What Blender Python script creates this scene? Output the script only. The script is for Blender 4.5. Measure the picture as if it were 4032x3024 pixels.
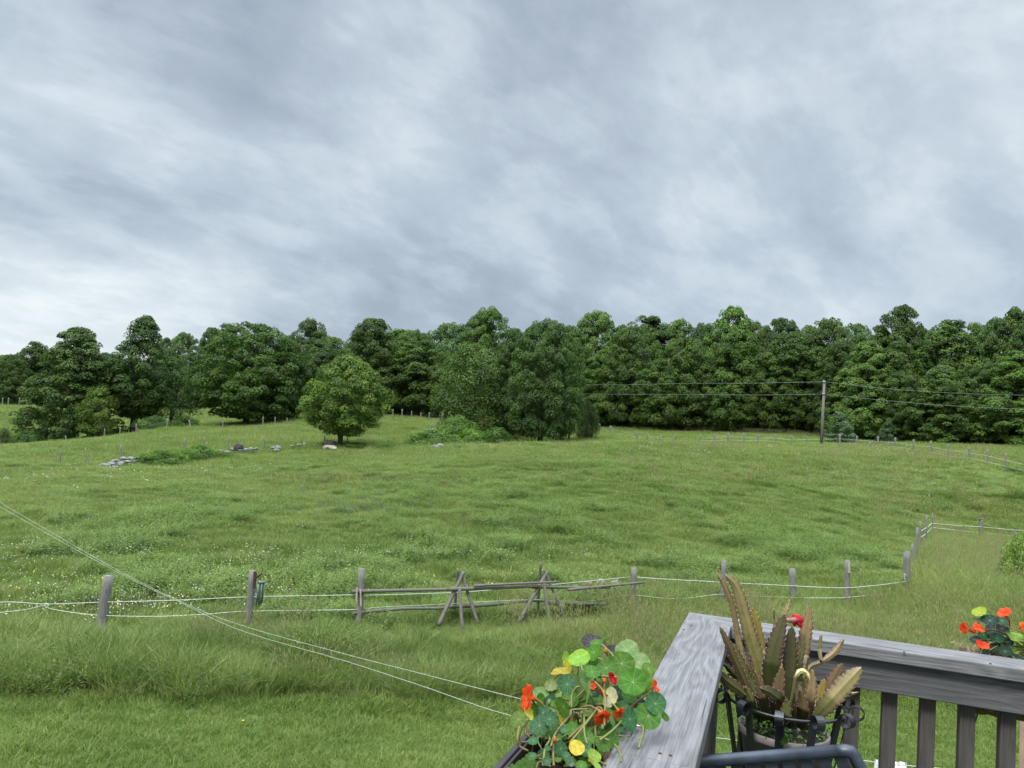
import bpy, math, random
import numpy as np
from math import radians, sin, cos, pi
from mathutils import Vector, Matrix, Quaternion, noise as mnoise
for o in list(bpy.data.objects): bpy.data.objects.remove(o)
scene = bpy.context.scene
COL = scene.collection
E0 = 5.0                       # eye height above the lawn
FPX = 3030.0                   # focal length in pixels of the 4032 px wide photograph
PITCH, ROLL = radians(4.6), radians(4.6)

# ------------------------------------------------------------------ camera
_f = Vector((0, cos(PITCH), sin(PITCH))); _r = Vector((1, 0, 0)); _u = _r.cross(_f)
CR = _r*cos(ROLL) + _u*sin(ROLL); CU = -_r*sin(ROLL) + _u*cos(ROLL); CF = _f
cam_d = bpy.data.cameras.new('camera'); cam = bpy.data.objects.new('camera', cam_d); COL.objects.link(cam)
m = Matrix(((CR.x, CU.x, -CF.x), (CR.y, CU.y, -CF.y), (CR.z, CU.z, -CF.z)))
cam.matrix_world = Matrix.Translation((0, 0, E0)) @ m.to_4x4()
cam_d.sensor_fit = 'HORIZONTAL'; cam_d.sensor_width = 36; cam_d.lens = FPX/4032*36
cam_d.clip_start = 0.05; cam_d.clip_end = 6000
scene.camera = cam

# ------------------------------------------------------------------ view, world, sun
scene.view_settings.view_transform = 'Standard'; scene.view_settings.look = 'None'
scene.view_settings.exposure = 0.30; scene.view_settings.gamma = 1.0
SUN_EL, SUN_AZ = radians(52), radians(215)      # azimuth clockwise from +Y
world = bpy.data.worlds.new('World'); scene.world = world; world.use_nodes = True
wt = world.node_tree; wt.nodes.clear()
class NT:
    """tiny node helper"""
    def __init__(s, tree): s.t = tree
    def n(s, typ, ins=None, **kw):
        nd = s.t.nodes.new(typ)
        for k, v in kw.items(): setattr(nd, k, v)
        for k, v in (ins or {}).items():
            sock = nd.inputs[k]
            if isinstance(v, bpy.types.NodeSocket): s.t.links.new(v, sock)
            else: sock.default_value = v
        return nd
    def math(s, op, a, b=None, c=None, clamp=False):
        nd = s.t.nodes.new('ShaderNodeMath'); nd.operation = op; nd.use_clamp = clamp
        for i, v in enumerate((a, b, c)):
            if v is None: continue
            if isinstance(v, bpy.types.NodeSocket): s.t.links.new(v, nd.inputs[i])
            else: nd.inputs[i].default_value = v
        return nd.outputs[0]
    def vmath(s, op, a, b=None):
        nd = s.t.nodes.new('ShaderNodeVectorMath'); nd.operation = op
        for i, v in enumerate((a, b)):
            if v is None: continue
            if isinstance(v, bpy.types.NodeSocket): s.t.links.new(v, nd.inputs[i])
            elif isinstance(v, (int, float)): nd.inputs[i].default_value = (v, v, v)
            else: nd.inputs[i].default_value = v
        return nd.outputs['Value'] if op in ('DOT_PRODUCT', 'LENGTH', 'DISTANCE') else nd.outputs[0]
    def ramp(s, fac, stops, interp='LINEAR'):
        nd = s.t.nodes.new('ShaderNodeValToRGB'); cr = nd.color_ramp; cr.interpolation = interp
        while len(cr.elements) < len(stops): cr.elements.new(0.5)
        for e, (p, c) in zip(cr.elements, stops):
            e.position = p; e.color = (c[0], c[1], c[2], 1) if not isinstance(c, (int, float)) else (c, c, c, 1)
        s.t.links.new(fac, nd.inputs[0]); return nd.outputs[0]
    def mix(s, fac, a, b, blend='MIX'):
        nd = s.t.nodes.new('ShaderNodeMix'); nd.data_type = 'RGBA'; nd.blend_type = blend
        for k, v in ((0, fac), (6, a), (7, b)):
            if isinstance(v, bpy.types.NodeSocket): s.t.links.new(v, nd.inputs[k])
            elif isinstance(v, (int, float)) and k: nd.inputs[k].default_value = (v, v, v, 1)
            elif k: nd.inputs[k].default_value = (*v[:3], 1)
            else: nd.inputs[k].default_value = v
        return nd.outputs[2]
    def link(s, a, b): s.t.links.new(a, b)

def raydir(px, py): return (CF + CR*((px-2016)/FPX) - CU*((py-1512)/FPX))
W = NT(wt)
sky = W.n('ShaderNodeTexSky', sky_type='NISHITA', sun_disc=False, sun_elevation=SUN_EL, sun_rotation=SUN_AZ,
          air_density=1.0, dust_density=2.0, ozone_density=1.0)
tc = W.n('ShaderNodeTexCoord'); D = tc.outputs['Generated']
sep = W.n('ShaderNodeSeparateXYZ', {0: D}); zc = W.math('MAXIMUM', sep.outputs[2], 0.0)
den = W.math('ADD', zc, 0.36)
P = W.n('ShaderNodeCombineXYZ', {0: W.math('DIVIDE', sep.outputs[0], den), 1: W.math('DIVIDE', sep.outputs[1], den), 2: 0.0}).outputs[0]
P = W.n('ShaderNodeMapping', {'Vector': P, 'Rotation': (0, 0, radians(-42))}).outputs[0]
P = W.n('ShaderNodeMapping', {'Vector': P, 'Location': (3.1, 1.7, 0.0), 'Scale': (1.10, 1.55, 1)}).outputs[0]
warp = W.n('ShaderNodeTexNoise', {'Vector': P, 'Scale': 1.1, 'Detail': 3.0, 'Roughness': 0.5}).outputs['Color']
Pw = W.vmath('ADD', P, W.vmath('MULTIPLY', W.vmath('SUBTRACT', warp, 0.5), (0.3, 0.3, 0)))
n1 = W.n('ShaderNodeTexNoise', {'Vector': Pw, 'Scale': 1.45, 'Detail': 9.0, 'Roughness': 0.50, 'Lacunarity': 2.1}).outputs['Fac']
n2 = W.n('ShaderNodeTexNoise', {'Vector': W.vmath('ADD', Pw, (7.3, 2.2, 1.0)), 'Scale': 5.0, 'Detail': 9.0, 'Roughness': 0.58}).outputs['Fac']
puff = W.n('ShaderNodeMapRange', {'Value': n2, 'From Min': 0.46, 'From Max': 0.60, 'To Min': 0.0, 'To Max': 1.0}, interpolation_type='SMOOTHSTEP').outputs[0]
n3 = W.n('ShaderNodeTexNoise', {'Vector': W.n('ShaderNodeMapping', {'Vector': W.n('ShaderNodeMapping', {'Vector': D, 'Rotation': (0, radians(-30), 0)}).outputs[0], 'Scale': (1.0, 1.0, 1.35)}).outputs[0], 'Scale': 5.0, 'Detail': 6.0, 'Roughness': 0.55}).outputs['Fac']
den_ = W.math('ADD', W.math('MULTIPLY', n1, 0.45), W.math('ADD', W.math('MULTIPLY', n2, 0.16), W.math('ADD', W.math('MULTIPLY', n3, 0.32), W.math('MULTIPLY', W.math('SUBTRACT', puff, 0.4), 0.026))))
# broad banks of cloud in chosen directions of the sky: (px, py, angular size, amount)
for (px, py, w_, amt) in [(60, 1120, .17, .17), (160, 360, .16, .06), (2250, 20, .10, -.13), (900, 900, .28, -.045), (2500, 900, .30, -.05),
                          (3500, 1150, .35, -.045), (3750, 800, .22, .06), (2600, 300, .3, .05), (1500, 600, .2, .02), (250, 820, .12, -.07),
                          (500, 80, .2, -.06), (3500, 200, .35, .04), (800, 1180, .10, .05), (50, 1330, .12, .02)]:
    d = raydir(px, py).normalized()
    dist = W.vmath('DISTANCE', W.vmath('NORMALIZE', D), tuple(d))
    g = W.math('EXPONENT', W.math('MULTIPLY', W.math('POWER', W.math('DIVIDE', dist, w_), 2.0), -1.0))
    den_ = W.math('ADD', den_, W.math('MULTIPLY', g, amt))
cloud = W.ramp(den_, [(0.30, (.27, .335, .405)), (0.40, (.36, .425, .50)), (0.48, (.455, .53, .605)), (0.56, (.565, .635, .69)), (0.70, (.75, .81, .83))])
# overcast sky is brighter overhead; extra boost added above the view lights the ground
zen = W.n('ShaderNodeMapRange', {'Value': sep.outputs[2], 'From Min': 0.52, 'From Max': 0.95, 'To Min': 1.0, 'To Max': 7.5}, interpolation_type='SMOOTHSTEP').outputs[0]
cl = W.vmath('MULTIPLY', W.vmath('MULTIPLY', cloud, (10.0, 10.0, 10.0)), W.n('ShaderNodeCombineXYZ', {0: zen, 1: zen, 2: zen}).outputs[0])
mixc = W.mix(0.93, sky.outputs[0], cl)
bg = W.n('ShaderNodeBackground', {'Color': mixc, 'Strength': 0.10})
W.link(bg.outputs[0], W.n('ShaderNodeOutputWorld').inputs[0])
sl = bpy.data.lights.new('sun', 'SUN'); sl.energy = 2.4; sl.angle = radians(14); sl.color = (1.0, .96, .9)
so = bpy.data.objects.new('sun', sl); COL.objects.link(so)
sdir = Vector((sin(SUN_AZ)*cos(SUN_EL), cos(SUN_AZ)*cos(SUN_EL), sin(SUN_EL)))
so.rotation_euler = sdir.to_track_quat('Z', 'Y').to_euler()
scene.cycles.max_bounces = 8; scene.cycles.diffuse_bounces = 3; scene.cycles.transmission_bounces = 5; scene.cycles.transparent_max_bounces = 8

# ------------------------------------------------------------------ helpers
def at(px, py, d):
    """world point seen at photo pixel (px,py), d metres ahead along +Y"""
    r = raydir(px, py); r = r*(d/r.y); return Vector((r.x, r.y, r.z + E0))
def azx(px, d, py=1750): r = raydir(px, py); return r.x/r.y*d

def tag(o, label=None, cat=None, group=None, kind=None):
    if label: o['label'] = label
    if cat: o['category'] = cat
    if group: o['group'] = group
    if kind: o['kind'] = kind
    return o
def empty(name, loc, label, cat, group=None):
    o = bpy.data.objects.new(name, None); COL.objects.link(o); o.location = loc; o.empty_display_size = .1
    return tag(o, label, cat, group)
class MB:
    def __init__(s): s.v = []; s.f = []; s.uv = None
    def box(s, c, ax, ay, az_, rnd=0):
        """box with centre c and half-axis vectors"""
        b = len(s.v); c = Vector(c); ax, ay, az_ = Vector(ax), Vector(ay), Vector(az_)
        for i in (-1, 1):
            for j in (-1, 1):
                for k in (-1, 1): s.v.append(c+ax*i+ay*j+az_*k)
        for f in ((0,1,3,2),(4,6,7,5),(0,4,5,1),(2,3,7,6),(0,2,6,4),(1,5,7,3)): s.f.append([b+i for i in f])
    def tube(s, pts, rad, n=8, cap=True, rough=0, seed=0, flat=None):
        pts = [Vector(p) for p in pts]; N = len(pts)
        if not hasattr(rad, '__len__'): rad = [rad]*N
        b = len(s.v); up = None
        for i, p in enumerate(pts):
            t = (pts[min(i+1, N-1)] - pts[max(i-1, 0)])
            if t.length < 1e-9: t = Vector((0, 0, 1))
            t.normalize()
            if up is None:
                up = Vector((0, 0, 1)) if abs(t.z) < .9 else Vector((1, 0, 0))
            a = t.cross(up).normalized(); c = a.cross(t).normalized(); up = c
            for k in range(n):
                th = 2*pi*k/n; r = rad[i]
                if rough: r *= 1 + rough*mnoise.noise(Vector((cos(th)*1.3+seed*7.1, sin(th)*1.3, i*.6+seed)))
                s.v.append(p + a*cos(th)*r + c*sin(th)*r*(flat or 1))
        for i in range(N-1):
            for k in range(n):
                s.f.append([b+i*n+k, b+i*n+(k+1) % n, b+(i+1)*n+(k+1) % n, b+(i+1)*n+k])
        if cap:
            s.f.append([b+k for k in range(n)][::-1]); s.f.append([b+(N-1)*n+k for k in range(n)])
    def build(s, name, mat, parent=None, smooth=True, bevel=0, origin=None):
        me = bpy.data.meshes.new(name)
        o_ = Vector(origin) if origin is not None else (Vector(parent.matrix_world.translation) if parent is not None else Vector((0, 0, 0)))
        me.from_pydata([tuple(v-o_) if isinstance(v, Vector) else tuple(Vector(v)-o_) for v in s.v], [], s.f)
        me.materials.append(mat)
        if smooth: me.shade_smooth()
        o = bpy.data.objects.new(name, me); COL.objects.link(o)
        if parent is not None:
            o.parent = parent
            if origin is not None: o.location = o_ - Vector(parent.location)
        else: o.location = o_
        if bevel:
            md = o.modifiers.new('bevel', 'BEVEL'); md.width = bevel; md.segments = 2; md.limit_method = 'ANGLE'
        return o
def _upd(): bpy.context.view_layer.update()
def mesh_np(name, V, F, mat, tint=None, smooth=False, attr='tint'):
    """V (n,3), F (m,4)"""
    me = bpy.data.meshes.new(name); V = np.asarray(V, np.float32); F = np.asarray(F, np.int32)
    k = F.shape[1]
    me.vertices.add(len(V)); me.vertices.foreach_set('co', V.ravel())
    me.loops.add(F.size); me.loops.foreach_set('vertex_index', F.ravel())
    me.polygons.add(len(F)); me.polygons.foreach_set('loop_start', np.arange(0, F.size, k, dtype=np.int32))
    if smooth: me.polygons.foreach_set('use_smooth', np.ones(len(F), bool))
    me.update(calc_edges=True)
    if tint is not None:
        a = me.attributes.new(attr, 'FLOAT', 'FACE'); a.data.foreach_set('value', np.asarray(tint, np.float32))
    me.materials.append(mat)
    return me
def smooth_path(pts, n=24):
    """Catmull-Rom through Vectors/tuples of any size"""
    A = np.array([tuple(p) for p in pts], float); A = np.vstack([2*A[0]-A[1], A, 2*A[-1]-A[-2]])
    out = []; segs = len(A)-3; per = max(2, n//segs)
    for i in range(segs):
        p0, p1, p2, p3 = A[i:i+4]
        for t in np.linspace(0, 1, per, endpoint=False):
            out.append(.5*((2*p1)+(-p0+p2)*t+(2*p0-5*p1+4*p2-p3)*t*t+(-p0+3*p1-3*p2+p3)*t**3))
    out.append(A[-2]); return [Vector(p[:3]) if len(p) == 3 else p for p in out]
def vnoise(x, y, s, seed=0):
    """vectorised smooth value noise 0..1"""
    x = np.asarray(x)/s + seed*17.3; y = np.asarray(y)/s + seed*5.7
    xi = np.floor(x).astype(np.int64); yi = np.floor(y).astype(np.int64); fx = x-xi; fy = y-yi
    fx = fx*fx*(3-2*fx); fy = fy*fy*(3-2*fy)
    def h(a, b):
        n = (a*374761393 + b*668265263 + seed*1442695) & 0x7fffffff
        n = ((n ^ (n >> 13))*1274126177) & 0x7fffffff
        return ((n ^ (n >> 16)) & 0xffff)/65535.0
    return (h(xi, yi)*(1-fx)+h(xi+1, yi)*fx)*(1-fy) + (h(xi, yi+1)*(1-fx)+h(xi+1, yi+1)*fx)*fy

# ------------------------------------------------------------------ materials
def mat_new(name):
    m = bpy.data.materials.new(name); m.use_nodes = True; m.node_tree.nodes.clear(); return m, NT(m.node_tree)
def finish(N, shader, disp=None):
    N.link(shader, N.n('ShaderNodeOutputMaterial').inputs[0])
def simple(name, col, rough=.6, metal=0, bump=0, bscale=60, var=.15, vscale=12, spec=.5):
    m, N = mat_new(name); tc = N.n('ShaderNodeTexCoord')
    nz = N.n('ShaderNodeTexNoise', {'Vector': tc.outputs['Object'], 'Scale': vscale, 'Detail': 5.0}).outputs['Fac']
    lo = tuple(c*(1-var*1.6) for c in col); hi = tuple(min(1, c*(1+var*1.6)) for c in col)
    c = N.ramp(nz, [(.3, lo), (.7, hi)])
    p = N.n('ShaderNodeBsdfPrincipled', {'Base Color': c, 'Roughness': rough, 'Metallic': metal, 'Specular IOR Level': spec})
    if bump:
        b = N.n('ShaderNodeTexNoise', {'Vector': tc.outputs['Object'], 'Scale': bscale, 'Detail': 6.0}).outputs['Fac']
        N.link(N.n('ShaderNodeBump', {'Height': b, 'Strength': bump, 'Distance': .01}).outputs[0], p.inputs['Normal'])
    finish(N, p.outputs[0]); return m
def leafy(name, col, col2, trans=.35, rough=.6, dark=None, objcol=False, gen_scale=None, inst=False, spec=.25):
    """foliage: base colour between col and col2 by the face attribute tint (and object colour)"""
    m, N = mat_new(name)
    a = N.n('ShaderNodeAttribute', attribute_name='tint').outputs['Fac']
    if inst:
        b = N.n('ShaderNodeAttribute', attribute_name='itint', attribute_type='INSTANCER').outputs['Fac']
        a = N.math('ADD', N.math('MULTIPLY', a, .60), N.math('MULTIPLY', N.math('SUBTRACT', b, .12), .75), clamp=True)
    c = N.mix(a, col, col2)
    if objcol:
        c = N.mix(1.0, c, N.n('ShaderNodeObjectInfo').outputs['Color'], 'MULTIPLY')
    p = N.n('ShaderNodeBsdfPrincipled', {'Base Color': c, 'Roughness': rough, 'Specular IOR Level': spec})
    t = N.n('ShaderNodeBsdfTranslucent', {'Color': N.mix(1.0, c, (1.0, 1.25, .55), 'MULTIPLY')})
    mx = N.n('ShaderNodeMixShader', {0: trans}); N.link(p.outputs[0], mx.inputs[1]); N.link(t.outputs[0], mx.inputs[2])
    finish(N, mx.outputs[0]); return m
def wood(name, dark, light, long_axis='X', knots=True, ring=1.0, seed=0, contrast=1.0):
    """weathered timber: grain runs along the local long axis"""
    m, N = mat_new(name); tc = N.n('ShaderNodeTexCoord')
    co = tc.outputs['Object']
    rot = {'X': (0, 0, 0), 'Y': (0, 0, radians(90)), 'Z': (0, radians(90), 0)}[long_axis]
    co = N.n('ShaderNodeMapping', {'Vector': co, 'Rotation': rot, 'Location': (seed, seed*.37, seed*.71)}).outputs[0]
    big = N.n('ShaderNodeTexNoise', {'Vector': N.vmath('MULTIPLY', co, (1.5, 8, 8)), 'Scale': 1.0, 'Detail': 2.0, 'Distortion': .6}).outputs['Fac']
    y = N.n('ShaderNodeSeparateXYZ', {0: co})
    yy = N.math('ADD', y.outputs[1], N.math('MULTIPLY', y.outputs[2], .7))
    rings = N.math('ADD', N.math('MULTIPLY', yy, 26*ring), N.math('MULTIPLY', big, 9.0))
    rg = N.math('ADD', N.math('MULTIPLY', N.math('SINE', N.math('MULTIPLY', rings, 6.28)), .5), .5)
    fine = N.n('ShaderNodeTexNoise', {'Vector': N.vmath('MULTIPLY', co, (7, 260, 260)), 'Scale': 1.0, 'Detail': 5.0, 'Roughness': .65}).outputs['Fac']
    blot = N.n('ShaderNodeTexNoise', {'Vector': N.vmath('MULTIPLY', co, (.7, 1.5, 1.5)), 'Scale': 12.0, 'Detail': 9.0, 'Roughness': .7}).outputs['Fac']
    fac = N.math('ADD', N.math('MULTIPLY', rg, .13*contrast), N.math('ADD', N.math('MULTIPLY', fine, .80*contrast), N.math('MULTIPLY', blot, .32*contrast)))
    off = .5 - .615*contrast
    fac = N.math('ADD', fac, off)
    mid = tuple((a+b)/2 for a, b in zip(dark, light))
    c = N.ramp(fac, [(.14, dark), (.48, mid), (.80, light)])
    ck = N.n('ShaderNodeTexNoise', {'Vector': N.vmath('MULTIPLY', co, (2.4, 110, 110)), 'Scale': 1.0, 'Detail': 3.0}).outputs['Fac']
    c = N.mix(N.math('MULTIPLY', N.ramp(ck, [(.66, 0.0), (.70, 1.0)]), .75), c, tuple(d*.45 for d in dark))
    if knots:
        vk = N.n('ShaderNodeTexVoronoi', {'Vector': N.vmath('MULTIPLY', co, (1.6, 6.0, 6.0)), 'Scale': 1.0}).outputs['Distance']
        kf = N.ramp(vk, [(.03, 1.0), (.10, 0.0)])
        c = N.mix(N.math('MULTIPLY', kf, .8), c, tuple(d*.4 for d in dark))
    p = N.n('ShaderNodeBsdfPrincipled', {'Base Color': c, 'Roughness': .9, 'Specular IOR Level': .12})
    N.link(N.n('ShaderNodeBump', {'Height': fac, 'Strength': .6, 'Distance': .004}).outputs[0], p.inputs['Normal'])
    finish(N, p.outputs[0]); return m

M = {}
M['cap'] = wood('weathered_cap_wood', (.055, .052, .050), (.265, .26, .258), 'X', ring=.8, contrast=1.1)
M['board'] = wood('weathered_board_wood', (.045, .044, .044), (.165, .163, .165), 'X', ring=.8, seed=3)
M['baluster'] = wood('baluster_wood', (.038, .034, .031), (.125, .115, .105), 'Z', knots=False, ring=1.2, seed=5)
M['post'] = wood('fence_post_wood', (.06, .058, .05), (.30, .29, .26), 'Z', knots=True, ring=.6, seed=7)
M['log'] = wood('rail_log_wood', (.05, .046, .04), (.23, .21, .18), 'X', knots=True, ring=.6, seed=9)
M['pole'] = wood('utility_pole_wood', (.10, .09, .075), (.26, .24, .21), 'Z', knots=False, ring=.4, seed=11)
M['newwood'] = simple('pale_split_wood', (.38, .34, .27), .8, bump=.3)
M['tape'] = simple('white_electric_tape', (.58, .64, .52), .5, var=.03)
M['cord'] = simple('clothesline_cord', (.45, .50, .41), .5, var=.03)
M['fartape'] = simple('weathered_tape', (.42, .50, .38), .6, var=.03)
M['farwire'] = simple('aluminium_wire', (.32, .36, .34), .5, .3, var=.03)
M['cloth'] = simple('white_cloth', (.75, .74, .76), .9, bump=.2)
M['rust'] = simple('rusty_steel', (.07, .03, .022), .8, .2, bump=.4)
M['teal'] = simple('teal_painted_tube', (.13, .18, .17), .5, .3, var=.08)
M['iron'] = simple('black_wrought_iron', (.010, .011, .014), .38, .0, bump=.15, bscale=250, var=.2, spec=.6)
M['chair'] = simple('dark_blue_powder_coat', (.028, .036, .050), .36, .1, bump=.12, bscale=400, var=.3, vscale=25, spec=.6)
M['pot'] = simple('taupe_plastic_pot', (.22, .185, .18), .5, bump=.08, var=.08)
M['planter'] = simple('dark_brown_plastic', (.035, .028, .030), .5, bump=.08, var=.1)
M['soil'] = simple('potting_soil', (.022, .015, .011), .95, bump=1.0, bscale=90, var=.4, vscale=60)
M['coir'] = simple('coconut_fibre', (.20, .13, .07), .95, bump=1.0, bscale=160, var=.35, vscale=90)
M['stone'] = simple('fieldstone', (.20, .195, .185), .9, bump=.8, bscale=9, var=.25, vscale=2.5)
M['palestone'] = simple('pale_boulder', (.30, .265, .225), .9, bump=.7, bscale=9, var=.2, vscale=3)
M['darkstone'] = simple('dark_boulder', (.05, .045, .04), .9, bump=.7, bscale=9, var=.25, vscale=3)
M['bark'] = simple('tree_bark', (.065, .055, .045), .9, bump=.9, bscale=14, var=.3, vscale=5)
M['leaf'] = leafy('tree_foliage', (.026, .058, .015), (.125, .190, .040), trans=.30, objcol=True)
M['needle'] = leafy('pine_needles', (.045, .085, .035), (.095, .15, .07), trans=.2, objcol=True)
M['grass'] = leafy('meadow_grass', (.094, .156, .032), (.315, .340, .125), trans=.30, inst=True)
M['weed'] = leafy('meadow_weeds', (.078, .142, .026), (.250, .312, .088), trans=.35, inst=True)
M['lawn'] = leafy('mown_lawn', (.095, .160, .030), (.29, .335, .10), trans=.30, inst=True)
M['seed'] = leafy('grass_seed_heads', (.26, .26, .12), (.42, .38, .22), trans=.3, inst=True)
M['whitefl'] = simple('white_petals', (.46, .48, .38), .7, var=.05)
M['yellowfl'] = simple('yellow_petals', (.75, .62, .05), .7, var=.05)
M['bluefl'] = simple('blue_violet_petals', (.16, .18, .40), .7, var=.05)
def flat(name, c, rough=.5, trans=.3, c2=None):
    m, N = mat_new(name); tc = N.n('ShaderNodeTexCoord')
    nz = N.n('ShaderNodeTexNoise', {'Vector': tc.outputs['Object'], 'Scale': 40.0, 'Detail': 3.0}).outputs['Fac']
    col = N.ramp(nz, [(.35, c), (.7, c2 or tuple(x*.75 for x in c))])
    p = N.n('ShaderNodeBsdfPrincipled', {'Base Color': col, 'Roughness': rough, 'Specular IOR Level': .3})
    t = N.n('ShaderNodeBsdfTranslucent', {'Color': col}); mx = N.n('ShaderNodeMixShader', {0: trans})
    N.link(p.outputs[0], mx.inputs[1]); N.link(t.outputs[0], mx.inputs[2]); finish(N, mx.outputs[0]); return m
M['redpetal'] = flat('scarlet_petals', (.78, .045, .012), trans=.35, c2=(.70, .10, .015))
M['crimson'] = flat('crimson_petals', (.55, .012, .035), trans=.3, c2=(.70, .03, .05))
M['orangepetal'] = flat('orange_petals', (.80, .17, .015), trans=.35, c2=(.75, .08, .015))
M['budpetal'] = flat('bud_orange', (.50, .16, .03), trans=.3, c2=(.35, .2, .04))
M['stem'] = flat('nasturtium_stem', (.17, .22, .055), trans=.2, c2=(.22, .19, .06))
M['redstem'] = flat('reddish_stem', (.22, .13, .06), trans=.2, c2=(.22, .22, .08))
M['greenbud'] = flat('green_bud', (.16, .26, .06), trans=.2)
def ground_mat():
    m, N = mat_new('ground_soil_and_turf'); g = N.n('ShaderNodeNewGeometry').outputs['Position']
    n1 = N.n('ShaderNodeTexNoise', {'Vector': g, 'Scale': .18, 'Detail': 6.0, 'Roughness': .6}).outputs['Fac']
    n2 = N.n('ShaderNodeTexNoise', {'Vector': N.vmath('MULTIPLY', g, (1, .6, 1)), 'Scale': 2.6, 'Detail': 8.0, 'Roughness': .7}).outputs['Fac']
    f = N.math('ADD', N.math('MULTIPLY', n1, .55), N.math('MULTIPLY', n2, .55))
    c = N.ramp(f, [(.36, (.050, .090, .020)), (.55, (.080, .125, .030)), (.72, (.125, .155, .055))])
    p = N.n('ShaderNodeBsdfPrincipled', {'Base Color': c, 'Roughness': .95, 'Specular IOR Level': .1})
    N.link(N.n('ShaderNodeBump', {'Height': n2, 'Strength': .8, 'Distance': .12}).outputs[0], p.inputs['Normal'])
    finish(N, p.outputs[0]); return m
M['ground'] = ground_mat()

# ------------------------------------------------------------------ terrain: heights fitted through surveyed spots
CP = []
def cp(px, py, d): p = at(px, py, d); CP.append((p.x, p.y, p.z))
for a in [(393, 2508, 18.3), (973, 2485, 18.3), (1415, 2465, 18.8), (1810, 2455, 19.5), (2140, 2435, 20.5), (2493, 2400, 22), (2842, 2385, 23), (3125, 2388, 24),
          (3337, 2405, 24), (3575, 2322, 24.5), (3600, 2245, 30), (3617, 2195, 34), (3645, 2140, 40), (3670, 2110, 45), (3865, 2118, 47), (4010, 2130, 49),
          (3961, 1848, 67), (3889, 1830, 69), (3817, 1815, 72), (3733, 1806, 75), (3666, 1791, 78), (3597, 1780, 82), (3525, 1769, 87), (3457, 1763, 91), (3374, 1755, 94),
          (3233, 1756, 95), (3117, 1753, 96), (2867, 1750, 97), (2500, 1752, 82), (2508, 1733, 108), (2305, 1696, 130), (2050, 1754, 84), (2100, 1752, 96), (2404, 1712, 118),
          (1650, 1768, 80), (1330, 1758, 80), (1000, 1790, 74), (720, 1815, 68), (440, 1842, 63), (230, 1830, 62), (0, 1815, 62),
          (0, 1769, 103), (260, 1749, 105), (472, 1721, 107), (655, 1690, 108), (875, 1688, 111), (1036, 1679, 113), (1400, 1643, 123), (1750, 1658, 123), (1800, 1690, 110),
          (2450, 1680, 145), (2900, 1703, 128), (3200, 1717, 118), (3600, 1752, 106), (4032, 1764, 92), (50, 1722, 128), (50, 1592, 230), (250, 1655, 165), (500, 1622, 190), (800, 1612, 190),
          (2016, 1985, 40), (1000, 1985, 38), (0, 1985, 36), (3000, 1960, 48)]: cp(*a)
for (x, y, z) in [(-9, 8, 0), (9, 8, .3), (0, 10, 0), (-9, 13.8, 0), (0, 15, 0), (9, 16, .5), (0, 0, 0), (0, -40, 0), (-60, 0, -.5), (60, 0, 2), (-60, -40, 0), (60, -40, 1), (90, 45, 6), (-90, 60, 0),
                  (80, 90, 10), (120, 150, 13), (-200, 100, 0), (-170, 230, 6), (0, 190, 12), (60, 190, 13), (-60, 260, 11), (120, 300, 15), (0, 320, 14), (-200, 350, 9), (250, 150, 13), (250, -50, 5)]:
    CP.append((x, y, z))
CP = np.array(CP)
def _U(r2): return np.where(r2 > 1e-9, .5*r2*np.log(np.maximum(r2, 1e-9)), 0)
S_ = 50.0
_xy = CP[:, :2]/S_; _n = len(CP)
_K = _U(((_xy[:, None]-_xy[None])**2).sum(-1)) + np.eye(_n)*0.0006
_A = np.zeros((_n+3, _n+3)); _A[:_n, :_n] = _K; _A[:_n, _n] = 1; _A[:_n, _n+1:] = _xy; _A[_n, :_n] = 1; _A[_n+1:, :_n] = _xy.T
_w = np.linalg.solve(_A, np.concatenate([CP[:, 2], np.zeros(3)]))
def gz_raw(x, y):
    x = np.atleast_1d(np.asarray(x, float)); y = np.atleast_1d(np.asarray(y, float)); out = np.empty(len(x))
    for i in range(0, len(x), 40000):
        q = np.stack([x[i:i+40000], y[i:i+40000]], 1)/S_
        r2 = ((q[:, None]-_xy[None])**2).sum(-1)
        out[i:i+40000] = _U(r2)@_w[:_n] + _w[_n] + q@_w[_n+1:]
    return out
def gz(x, y):
    x = np.atleast_1d(np.asarray(x, float)); y = np.atleast_1d(np.asarray(y, float))
    r = np.hypot(x, y-60); t = np.clip((r-220)/160, 0, 1); t = t*t*(3-2*t)
    z = gz_raw(np.clip(x, -330, 330), np.clip(y, -150, 450))
    z = np.clip(z, -3, 16)
    return z*(1-t) + t*8.0
def g1(x, y): return float(gz(x, y)[0])
def gnd(px, d, py=1750, iters=3):
    """ground point below/at photo column px, d metres ahead"""
    for _ in range(iters):
        x = azx(px, d, py); z = g1(x, d)
        # image row of that point
        v = Vector((x, d, z-E0)); py = 1512 - FPX*v.dot(CU)/v.dot(CF)
    return Vector((x, d, z))
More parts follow.
